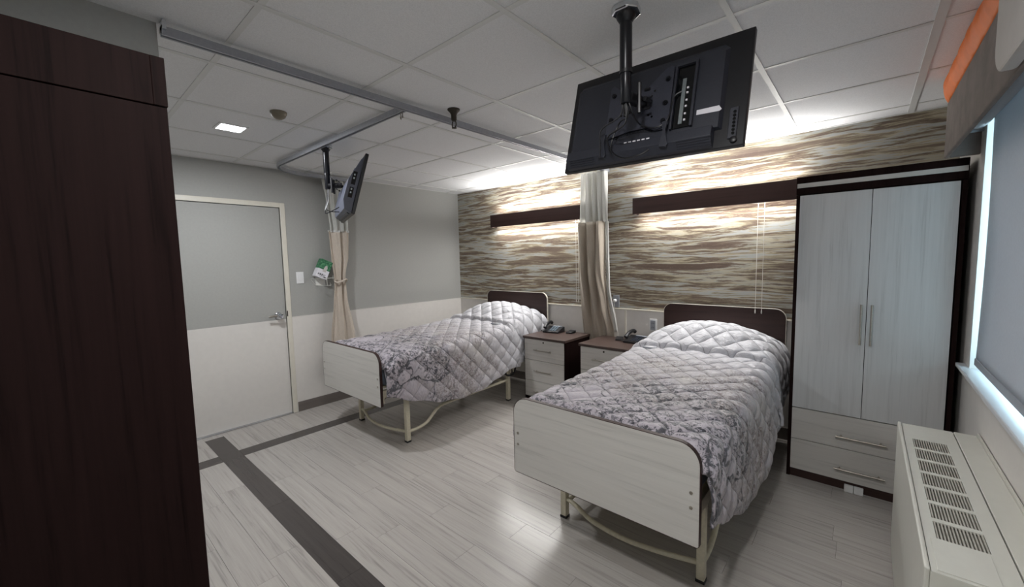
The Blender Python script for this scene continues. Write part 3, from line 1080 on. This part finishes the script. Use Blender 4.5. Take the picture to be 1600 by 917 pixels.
    obj('port_marks', bm, M['label'], ch)['kind'] = 'stuff'
    # button column
    bc = obj('button_panel', bx(nb(), W2 - 0.055, W2 - 0.026, -0.018, -0.012, -H2 + 0.028, -H2 + 0.145), M['grey_p'] if False else M['black_m'], t, bevel=0.002)
    for k in range(7):
        obj('button', lathe(nb(), [(0.0055, -0.018), (0.0055, -0.0205), (0.0001, -0.0205)], (W2 - 0.037, 0, -H2 + 0.045 + k * 0.0135), 10, 'Y'), M['screen'], bc, True)
    obj('thumb_knob', lathe(nb(), [(0.012, -0.012), (0.012, -0.020), (0.009, -0.022), (0.0001, -0.022)], (W2 - 0.034, 0, -H2 + 0.022), 16, 'Y'), M['black'], t, True)
    # feet brackets of the plate reaching over the housing
    for cx in (-0.16, 0.10):
        obj('hook_bracket', prism(nb(), [(cx - 0.012, -0.10), (cx + 0.010, -0.10), (cx + 0.006, -0.135), (cx + 0.020, -H2 + 0.03), (cx + 0.016, -H2 + 0.018), (cx - 0.012, -H2 + 0.022), (cx - 0.004, -0.135)], -0.062, -0.052, 'Y'), M['black_m'], t, bevel=0.001)
    return t


def tv_matrix(bottom_mid, normal_xy, tilt, w, hgt, roll=0.0):
    n = Vector((normal_xy[0], normal_xy[1], 0)).normalized()      # screen direction
    x = Vector((n.y, -n.x, 0))                                     # local x (y is the screen direction)
    up = Vector((0, 0, 1)) * math.cos(tilt) + n * math.sin(tilt)
    yv = up.cross(x)
    if roll:
        q = Matrix.Rotation(roll, 3, yv)
        x = q @ x
        up = q @ up
    c = Vector(bottom_mid) + up * (hgt / 2)
    m = Matrix(((x.x, yv.x, up.x, c.x), (x.y, yv.y, up.y, c.y), (x.z, yv.z, up.z, c.z), (0, 0, 0, 1)))
    return m


m1 = tv_matrix((3.604, -2.205, 1.886), (0, 1), R(14.3), 0.742, 0.445, R(1.0))
television(m1, 0.742, 0.445, 'black television seen from behind, hung above the near bed')
p1 = (3.608, -2.363, HC)
tgt = m1 @ Vector((-0.005, -0.045, 0.01))
tm = tv_mount(p1, 'black ceiling pole mount holding the near television', 0, tgt - Vector(p1))
# cables hanging from the pole
def cable(name, pts, parent, r=0.0035, m=None):
    return obj(name, tube(nb(), smooth_path(pts, 6), r, 6), m or M['black'], parent, True)
q = lambda x, y, z: tuple((m1 @ Vector((x, y, z))) - Vector(p1))
cable('cable', [(-0.005, 0.0, -0.32), (-0.006, 0.01, -0.40), q(-0.115, -0.10, -0.14), q(-0.09, -0.085, -0.205), q(-0.04, -0.075, -0.232), q(0.02, -0.07, -0.225), q(0.05, -0.06, -0.205)], tm)
cable('cable', [(0.0, -0.005, -0.32), (0.004, 0.01, -0.38), q(-0.075, -0.09, -0.08), q(-0.105, -0.08, -0.15), q(-0.115, -0.06, -0.20)], tm, 0.003)
cable('cable', [(0.008, 0.0, -0.32), (0.02, 0.02, -0.37), q(0.0, -0.06, -0.09), q(0.06, -0.055, -0.115), q(0.105, -0.05, -0.09), q(0.118, -0.045, 0.0), q(0.145, -0.042, 0.02)], tm, 0.003)
cable('power_cable', [(-0.012, 0.0, -0.315), (-0.028, 0.01, -0.37), q(-0.150, -0.10, -0.10), q(-0.160, -0.075, -0.16), q(-0.160, -0.065, -0.20)], tm, 0.003)

m2 = tv_matrix((1.20, -2.238, 1.847), (0.356, 0.934), R(15.5), 0.742, 0.445, 0.0)
television(m2, 0.742, 0.445, 'black television seen edge-on near the door, hung before the far bed', deep=True)
p2 = (1.120, -2.340, HC)
tgt = m2 @ Vector((0.0, -0.088, 0.02))
tm2 = tv_mount(p2, 'black ceiling pole mount holding the far television near the door', 0, tgt - Vector(p2))
q2 = lambda x, y, z: tuple((m2 @ Vector((x, y, z))) - Vector(p2))
cable('cable', [(0.0, 0.0, -0.32), (-0.004, -0.01, -0.42), (0.0, -0.03, -0.50), (0.05, -0.04, -0.525), q2(0.05, -0.06, -0.14)], tm2)
cable('cable', [(0.012, 0.0, -0.32), (0.02, -0.01, -0.42), (0.035, -0.03, -0.50), q2(0.02, -0.065, -0.19)], tm2)

# ------------------------------------------------------------------ bar handle
def bar_handle(parent, c, length, vertical, depth=0.032, r=0.006):
    cx, cy, cz = c
    h = length / 2
    bm = nb()
    if vertical:
        tube(bm, [(cx, cy - depth, cz - h), (cx, cy - depth, cz + h)], r, 12)
    else:
        tube(bm, [(cx - h, cy - depth, cz), (cx + h, cy - depth, cz)], r, 12)
    ho = obj('handle', bm, M['steel'], parent, True)
    for s in (-1, 1):
        k = s * h * 0.78
        a = (cx, cy - depth, cz + k) if vertical else (cx + k, cy - depth, cz)
        b = (a[0], cy, a[2])
        obj('handle_post', tube(nb(), [a, b], r * 0.85, 8), M['steel'], ho, True)
    return ho


# ------------------------------------------------------------------ wardrobes
def wardrobe(label, loc, rz):
    """origin: middle of the back at floor level, front towards local -y"""
    t = thing('wardrobe', label, 'wardrobe', loc, rz, 'pale and dark laminate wardrobes')
    w, d_, hh = 0.745, 0.595, 1.985
    x0, x1 = -w / 2, w / 2
    for nm, a, b in (('side_panel', x0, x0 + 0.02), ('side_panel', x1 - 0.02, x1)):
        obj(nm, bx(nb(), a, b, -d_ - 0.0055, 0, 0, 1.872), M['dark_v'], t, bevel=0.001)
    obj('back_panel', bx(nb(), x0 + 0.02, x1 - 0.02, -0.012, 0, 0.06, 1.87), M['dark_v'], t)
    obj('base_panel', bx(nb(), x0 + 0.02, x1 - 0.02, -d_ + 0.02, -0.012, 0.055, 0.075), M['dark_v'], t)
    obj('plinth', bx(nb(), x0 + 0.02, x1 - 0.02, -d_ + 0.004, -d_ + 0.022, 0, 0.055), M['dark_h'], t)
    # crown: dark, pale strip, dark
    cr = obj('crown', bx(nb(), x0, x1, -d_ + 0.018, 0, 1.875, hh), M['dark_v'], t, bevel=0.001)
    obj('crown_fascia', bx(nb(), x0 - 0.001, x1 + 0.001, -d_ - 0.0075, -d_ + 0.018, 1.875, hh), M['dark_v'], cr, bevel=0.001)
    obj('crown_strip', bx(nb(), x0 + 0.003, x1 - 0.003, -d_ - 0.0079, -d_ - 0.0074, 1.917, 1.944), M['pale_h'], cr)
    xl, xr, xm = x0 + 0.020, x1 - 0.026, -0.003
    yf = -d_ - 0.006
    for a, b, hx in ((xl, xm - 0.0015, xm - 0.024), (xm + 0.0015, xr, xm + 0.024)):
        dr = obj('door', bx(nb(), a, b, yf, yf + 0.018, 0.482, 1.868), M['pale_v'], t, bevel=0.001)
        bar_handle(dr, (hx, yf, 1.065), 0.245, True)
    for z0, z1, hz in ((0.268, 0.476, 0.348), (0.058, 0.264, 0.140)):
        dr = obj('drawer', bx(nb(), xl, xr, yf, yf + 0.018, z0, z1), M['pale_h'], t, bevel=0.001)
        bar_handle(dr, (0.0, yf, hz), 0.24, False)
    return t


wardrobe('pale two-door wardrobe with dark frame beside the window', (3.955 + 0.3725, -0.018, 0), 0.0)
wardrobe('dark wardrobe side panel filling the left edge, foreground', (3.06 - 0.3725, YF + 0.018, 0), math.pi)
# white raceway box by the wardrobe plinth
rc = thing('floor_outlet', 'white double socket box at the foot of the pale wardrobe', 'outlet', (4.262, -0.640, 0.0))
for k in range(2):
    obj('socket_block', bx(nb(), k * 0.047, k * 0.047 + 0.045, 0.0, 0.026, 0.0, 0.042), M['white_p'], rc, bevel=0.003)

# ------------------------------------------------------------------ nightstands
def nightstand(label, x0):
    t = thing('nightstand', label, 'nightstand', (x0, -0.068, 0), 0, 'nightstands between the beds')
    w, d_ = 0.51, 0.475
    obj('tabletop', bx(nb(), -0.012, w + 0.012, -d_ - 0.012, 0, 0.668, 0.692), M['top'], t, bevel=0.002)
    obj('side_panel', bx(nb(), 0, 0.018, -d_, 0, 0, 0.668), M['dark_v'], t)
    obj('side_panel', bx(nb(), w - 0.018, w, -d_, 0, 0, 0.668), M['dark_v'], t)
    obj('back_panel', bx(nb(), 0.018, w - 0.018, -0.01, 0, 0.05, 0.668), M['dark_v'], t)
    obj('plinth', bx(nb(), 0.018, w - 0.018, -d_ + 0.03, -d_ + 0.045, 0, 0.055), M['dark_h'], t)
    for z0, z1 in ((0.448, 0.664), (0.226, 0.444), (0.052, 0.222)):
        dr = obj('drawer', bx(nb(), 0.010, w - 0.006, -d_ - 0.008, -d_ + 0.010, z0, z1), M['pale_h'], t, bevel=0.001)
        bar_handle(dr, (w / 2, -d_ - 0.008, z1 - 0.105), 0.22, False, 0.026, 0.0048)
        if z0 > 0.4:
            obj('lock', lathe(nb(), [(0.009, 0.0), (0.009, -0.003), (0.0001, -0.003)], (w / 2, -d_ - 0.008, z1 - 0.022), 14, 'Y'), M['bronze'], dr, True)
    return t


nightstand('walnut-topped nightstand with pale drawers beside the far bed', 1.597)
nightstand('walnut-topped nightstand with pale drawers beside the near bed, behind its quilt', 2.283)

# ------------------------------------------------------------------ telephones
def telephone(label, loc, rz, keym):
    t = thing('telephone', label, 'telephone', loc, rz, 'black desk telephones')
    bm = nb()
    prism(bm, [(-0.085, 0.0), (0.085, 0.0), (0.085, 0.050), (0.06, 0.056), (-0.085, 0.018)], -0.085, 0.105, 'X')
    base = obj('base', bm, M['black'], t, bevel=0.004)
    # handset on the left
    bm = nb()
    tube(bm, smooth_path([(-0.058, -0.075, 0.052), (-0.058, -0.04, 0.078), (-0.058, 0.01, 0.094), (-0.058, 0.06, 0.098), (-0.058, 0.09, 0.084)], 4),
         [0.020] * 3 + [0.017] * 10 + [0.019] * 4, 10)
    obj('handset', bm, M['black'], t, True)
    slope = math.atan2(0.038, 0.145)
    for r_ in range(5):
        for c_ in range(3):
            y0 = -0.062 + r_ * 0.024
            z0 = 0.018 + (y0 + 0.085) / 0.145 * 0.038
            x0 = -0.018 + c_ * 0.030
            b = obj('key', bx(nb(), x0, x0 + 0.019, y0, y0 + 0.012, z0 + 0.001, z0 + 0.0055), keym, base)
    obj('display', prism(nb(), [(0.045, 0.0535), (0.063, 0.0575), (0.063, 0.060), (0.045, 0.056)], -0.02, 0.085, 'X'), M['grey_p'], base)
    coil = []
    for k in range(50):
        a = k * 0.9
        s = k / 49
        coil.append((-0.092 - 0.03 * math.sin(s * math.pi) + 0.006 * math.cos(a), -0.08 + 0.10 * s, 0.010 + 0.006 * (1 + math.sin(a)) * 0.6))
    obj('coiled_cord', tube(nb(), coil, 0.0022, 5), M['black'], t, True)
    return t


ZT = 0.692
telephone('black telephone with pale keys on the nightstand beside the far bed', (1.725, -0.200, ZT), R(8), M['blue_btn'])
telephone('black telephone with dark keys on the nightstand beside the near bed', (2.690, -0.215, ZT), R(-6), M['dark_keys'])
for lab, loc, rz in (('flat black box beside the telephone on the far bed nightstand', (1.93, -0.155, ZT), R(4)),
                     ('flat black box left of the telephone on the near bed nightstand', (2.515, -0.190, ZT), R(20))):
    bm = nb()
    prism(bm, [(-0.05, 0.0), (0.05, 0.0), (0.05, 0.026), (-0.05, 0.016)], -0.035, 0.035, 'X')
    bx_o = obj('caller_box', bm, M['black'], None, bevel=0.003, loc=loc)
    bx_o.rotation_euler = (0, 0, rz)
    tag(bx_o, lab, 'box')

# ------------------------------------------------------------------ beds
def rounded(w, z0, z1, r, rb=0.006, n=8):
    pts = [(-w, z0 + rb), (-w + rb, z0), (w - rb, z0), (w, z0 + rb)]
    for k in range(n + 1):
        a = k / n * math.pi / 2
        pts.append((w - r + r * math.cos(a), z1 - r + r * math.sin(a)))
    for k in range(n + 1):
        a = math.pi / 2 + k / n * math.pi / 2
        pts.append((-w + r + r * math.cos(a), z1 - r + r * math.sin(a)))
    return pts


def edge_strip(bm, pts, y0, y1, off):
    """band around an outline, thickness off"""
    n = len(pts)
    cx = 0.0
    cz = sum(p[1] for p in pts) / n
    ring = []
    for i, (x, z) in enumerate(pts):
        a = Vector(pts[i - 1])
        b = Vector(pts[(i + 1) % n])
        d = (b - a).normalized()
        nn = Vector((d.y, -d.x))
        o = Vector((x, z)) + nn * off
        ring.append([bm.verts.new(v) for v in ((x, y0, z), (o.x, y0, o.y), (o.x, y1, o.y), (x, y1, z))])
    for i in range(n):
        a, b = ring[i], ring[(i + 1) % n]
        for k in range(4):
            bm.faces.new((a[k], a[(k + 1) % 4], b[(k + 1) % 4], b[k]))


def hospital_bed(label, x, dz):
    t = thing('hospital_bed', label, 'bed', (x, 0, 0), 0, 'hospital beds with laminate end boards')
    # head board
    hp = rounded(0.478, 0.42 + dz, 1.062 + dz, 0.075)
    hb_ = obj('headboard', prism(nb(), hp, -0.060, -0.040, 'Y'), M['dark_h'], t)
    bm = nb()
    edge_strip(bm, hp, -0.0605, -0.0395, 0.004)
    eb = obj('edge_band', bm, M['cream'], hb_)
    eb['label'] = 'cream edge band'
    fp = rounded(0.478, 0.345 + dz, 0.762 + dz, 0.085)
    fb = obj('footboard', prism(nb(), fp, -2.226, -2.206, 'Y'), M['pale_h'], t)
    bm = nb()
    edge_strip(bm, fp, -2.2262, -2.2035, 0.003)
    eb = obj('edge_band', bm, M['base_grey'] if False else M['dark_h'], fb)
    eb['label'] = 'dark edge band'
    for bxp in (-0.452, 0.447):
        for bz in (0.565, 0.503):
            obj('bolt', lathe(nb(), [(0.007, -2.226), (0.007, -2.2285), (0.0001, -2.2295)], (bxp, 0, bz + dz), 12, 'Y'), M['steel'], fb, True)
    # frame rails
    for s in (-1, 1):
        obj('frame_rail', bx(nb(), s * 0.43 - 0.016, s * 0.43 + 0.016, -2.204, -0.062, 0.40 + dz, 0.46 + dz), M['cream_metal'], t, bevel=0.003)
    obj('foot_rail', bx(nb(), -0.45, 0.45, -2.204, -2.175, 0.36 + dz, 0.44 + dz), M['cream_metal'], t, bevel=0.003)
    obj('mattress_deck', bx(nb(), -0.414, 0.414, -2.17, -0.07, 0.47 + dz, 0.485 + dz), M['cream_metal'], t)
    # legs
    LX = (-0.335, 0.415)
    legs = {}
    for i, lx in enumerate(LX):
        for j, ly in enumerate((-1.955, -0.690)):
            hw_ = 0.018
            lg = obj('leg', bx(nb(), lx - hw_, lx + hw_, ly - hw_, ly + hw_, 0.012, 0.42 + dz if j else 0.42 + dz), M['cream_metal'], t, bevel=0.003)
            obj('foot_cap', bx(nb(), lx - hw_ - 0.002, lx + hw_ + 0.002, ly - hw_ - 0.002, ly + hw_ + 0.002, 0.0, 0.014), M['black'], lg)
    for lx, s in ((LX[0], -1), (LX[1], 1)):
        pts = [(lx, -1.935, 0.085), (lx + 0.002, -1.86, 0.085), (lx, -1.76, 0.105), (lx, -1.68, 0.165), (lx, -1.62, 0.200), (lx, -1.50, 0.215), (lx, -0.70, 0.225)]
        obj('side_tube', tube(nb(), smooth_path(pts, 5), 0.0135, 10), M['cream_metal'], t, True)
    pts = [(LX[0] + 0.01, -1.955, 0.115), (LX[0] + 0.08, -1.965, 0.105), (LX[0] + 0.20, -1.99, 0.075), (0.04, -2.0, 0.065), (LX[1] - 0.20, -1.985, 0.07), (LX[1] - 0.01, -1.955, 0.085)]
    obj('foot_tube', tube(nb(), smooth_path(pts, 5), 0.0125, 10), M['cream_metal'], t, True)
    obj('head_tube', tube(nb(), [(LX[0], -0.69, 0.20), (LX[1], -0.69, 0.20)], 0.0125, 8), M['cream_metal'], t, True)
    # lowered assist rail near the head on both sides
    for s in (-1, 1):
        ax_ = s * 0.462
        bm = nb()
        tube(bm, smooth_path([(ax_, -0.80, 0.47 + dz), (ax_, -0.79, 0.32 + dz), (ax_, -0.755, 0.255 + dz), (ax_, -0.66, 0.25 + dz), (ax_, -0.615, 0.32 + dz), (ax_, -0.60, 0.47 + dz)], 5), 0.010, 8)
        ar = obj('assist_rail', bm, M['black'], t, True)
        for yb in (-0.745, -0.70, -0.655):
            obj('rail_bar', tube(nb(), [(ax_, yb, 0.27 + dz), (ax_, yb, 0.46 + dz)], 0.006, 6), M['cream_metal'], ar, True)
    return t


def sstep(a, b, v):
    s = max(0.0, min(1.0, (v - a) / (b - a)))
    return s * s * (3 - 2 * s)


def quilt_grid(bm, y0, y1, zfun, half, hemfun, ny, ns, puff, flare):
    L = 0.115 * math.sqrt(2)
    r = 0.085
    V = []
    SV = {}
    for i in range(ny + 1):
        y_ = y0 + (y1 - y0) * i / ny
        hem = hemfun(y_)
        row = []
        for side_k in range(ns + 1):
            u = -1 + 2 * side_k / ns
            sg = 1 if u >= 0 else -1
            a = abs(u)
            zt = 0.728
            flat = half - r
            arc = r * math.pi / 2
            hz = hem + 0.006 * math.sin(y_ * 23)
            drop = max(0.02, zt - r - hz)
            s_ = a * (flat + arc + drop)
            if s_ < flat:
                x_, z_, nx, nz = s_, zt, 0.0, 1.0
            elif s_ < flat + arc:
                th = (s_ - flat) / r
                x_, z_ = flat + r * math.sin(th), zt - r + r * math.cos(th)
                nx, nz = math.sin(th), math.cos(th)
            else:
                q_ = s_ - flat - arc
                x_, z_ = half + flare(sg, y_) * q_ / 0.42, zt - r - q_
                nx, nz = 1.0, 0.0
                x_ += 0.006 * math.sin(y_ * 11 + sg) * q_ / 0.4
            z_ += zfun(x_ * sg, y_) * (1.0 if s_ < flat else max(0.0, nz) if s_ < flat + arc else 0.0)
            ss = s_ * sg
            d1 = (ss + y_ * 1.0) / L
            d2 = (ss - y_ * 1.0) / L
            qv = (abs(math.sin(math.pi * d1)) * abs(math.sin(math.pi * d2))) ** 0.36
            qv *= 1.0 - 0.8 * sstep(0.93, 1.0, a)
            h_ = puff * qv + 0.003 * math.sin(y_ * 31 + ss * 9) * math.sin(ss * 27)
            nx2 = nx * sg
            row.append(bm.verts.new((x_ * sg + nx2 * h_, y_, z_ + nz * h_)))
            SV[row[-1]] = (ss, y_)
        V.append(row)
    uvl = bm.loops.layers.uv.new('cloth')
    for a, b in zip(V, V[1:]):
        for k in range(ns):
            f = bm.faces.new((a[k], a[k + 1], b[k + 1], b[k]))
            for lp in f.loops:
                lp[uvl].uv = SV[lp.vert]
    return V


def bedspread(label, x, dz, right_flare):
    t = thing('quilted_bedspread', label, 'bedspread', (x, 0, dz), 0, 'quilted bedspreads')
    def hem(y_):
        if y_ < -1.35:
            s = (y_ + 2.2) / 0.85
            return 0.43 + (0.215 - 0.43) * math.sin(max(0, s) * math.pi / 2)
        return 0.215 + (0.335 - 0.215) * sstep(-1.35, -0.63, y_)
    def z_body(x_, y_):
        crown = 0.012 * (1 - min(1, (x_ / 0.46) ** 2))
        foot = -0.10 * (1 - sstep(-2.20, -2.10, y_)) ** 1.0
        lift = 0.018 * sstep(-1.2, -0.7, y_)
        return crown + foot + lift - 0.012 * math.sin(y_ * 2.1)
    fl = lambda sg, y_: (0.022 if sg > 0 else -0.030) + (right_flare if sg > 0 else 0.0) * sstep(-1.9, -0.9, y_)
    bm = nb()
    quilt_grid(bm, -2.192, -0.60, z_body, 0.492, hem, 230, 250, 0.017, fl)
    o = obj('quilt', bm, M['quilt'], t, True)
    sm_ = o.modifiers.new('thick', 'SOLIDIFY')
    sm_.thickness = 0.012
    sm_.offset = -1
    # cover drawn over the pillow
    def z_pil(x_, y_):
        cross = max(0.0, 1 - abs(x_ / 0.53) ** 2.3)
        prof = sstep(-0.80, -0.40, y_) * (1 - 0.35 * sstep(-0.30, -0.06, y_))
        lip = 0.050 * (1 - sstep(-0.70, -0.60, y_))
        edge_roll = -0.034 * (1 - sstep(-0.724, -0.700, y_))
        return 0.038 + lip * 0.5 + edge_roll + 0.185 * prof * cross
    def hem2(y_):
        return 0.36 + 0.05 * sstep(-0.6, -0.1, y_)
    fl2 = lambda sg, y_: 0.010 + (right_flare * 2.4 if sg > 0 else 0.0) * (1 - sstep(-0.69, -0.625, y_))
    bm = nb()
    quilt_grid(bm, -0.724, -0.078, z_pil, 0.508 if right_flare else 0.500, hem2, 96, 240, 0.018, fl2)
    o = obj('pillow_cover', bm, M['quilt'], t, True)
    sm_ = o.modifiers.new('thick', 'SOLIDIFY')
    sm_.thickness = 0.014
    sm_.offset = -1
    return t


for x_, dz_, far in ((1.066, 0.040, True), (3.377, 0.0, False)):
    hospital_bed('hospital bed with pale footboard and dark headboard, ' + ('far one near the door wall' if far else 'near one beside the wardrobe'), x_, dz_)
    bm = nb()
    bx(bm, -0.44, 0.44, -2.165, -0.075, 0.487, 0.655)
    mt = obj('mattress', bm, M['mattress'], None, bevel=0.03, loc=(x_, 0, dz_))
    tag(mt, 'blue-grey mattress under the quilt of the ' + ('far bed' if far else 'near bed'), 'mattress', 'mattresses')
    bedspread('grey printed quilted bedspread on the ' + ('far bed, by the left wall' if far else 'near bed, beside the wardrobe'), x_, dz_, 0.0 if far else 0.03)

# hand controls tucked under the pillow fold
for lab, loc, rz in (('small grey hand control at the pillow fold of the far bed', (1.40, -0.775, 0.818), R(6)),
                     ('small grey hand control at the pillow fold of the near bed', (3.06, -0.775, 0.779), R(-4))):
    hc = thing('hand_control', lab, 'remote control', loc, rz, 'bed hand controls')
    obj('body', bx(nb(), -0.055, 0.055, -0.018, 0.018, 0.0, 0.018), M['grey_p'], hc, bevel=0.006)
    obj('button_pad', bx(nb(), -0.035, 0.03, -0.010, 0.010, 0.018, 0.0195), M['white_p'], hc)

# ------------------------------------------------------------------ heater / air unit
ac = thing('air_unit', 'cream wall air unit with slotted top under the window', 'heater', (4.46, -1.13, 0.0))
ZA = 0.660
LN = -1.235
obj('front_panel', bx(nb(), 0.0, 0.012, LN, 0.0, 0.03, ZA + 0.006), M['ac'], ac, bevel=0.004)
obj('side_panel', bx(nb(), 0.012, 0.260, -0.012, 0.0, 0.0, ZA - 0.004), M['ac'], ac)
obj('side_panel', bx(nb(), 0.012, 0.260, LN, LN + 0.012, 0.0, ZA - 0.004), M['ac'], ac)
obj('plinth', bx(nb(), 0.03, 0.05, LN + 0.012, -0.012, 0.0, 0.03), M['ac_dark'], ac)
# top with 7 louvre openings
gx0, gx1 = 0.040, 0.146
starts = [-0.200 - 0.1245 * k for k in range(7)]
sl = 0.103
bm = nb()
T0, T1 = ZA - 0.004, ZA
bx(bm, 0.014, gx0, LN, 0.0, T0, T1)
bx(bm, gx1, 0.184, LN, 0.0, T0, T1)
ys = [0.0]
for s_ in starts:
    ys += [s_, s_ - sl]
ys.append(LN)
for k in range(0, len(ys), 2):
    bx(bm, gx0, gx1, ys[k + 1], ys[k], T0, T1)
top = obj('top_panel', bm, M['ac'], ac)
obj('vent_cavity', bx(nb(), gx0 - 0.005, gx1 + 0.005, starts[-1] - sl - 0.01, starts[0] + 0.01, T0 - 0.045, T0 - 0.025), M['ac_dark'], top)
for s_ in starts:
    nf = 14
    for k in range(nf):
        xc = gx0 + (gx1 - gx0) * (k + 0.5) / nf
        bm = nb()
        bx(bm, xc - 0.0019, xc + 0.0019, s_ - sl, s_, T0 - 0.012, T1 - 0.0008)
        obj('vent_fin', bm, M['fin'], top)
lid = obj('access_lid', bx(nb(), 0.026, 0.142, LN + 0.012, starts[-1] - sl - 0.012, T1, T1 + 0.003), M['ac'], ac, bevel=0.001)
obj('rear_top_panel', bx(nb(), 0.188, 0.260, -2.6, 0.0, ZA - 0.012, ZA + 0.002), M['ac'], ac, bevel=0.002)
obj('rear_cover', bx(nb(), 0.188, 0.260, -2.6, LN - 0.0, 0.0, ZA - 0.012), M['ac'], ac)
obj('wall_trim', bx(nb(), 0.260, 0.266, -2.6, 0.0, ZA + 0.0, ZA + 0.014), M['ac'], ac)
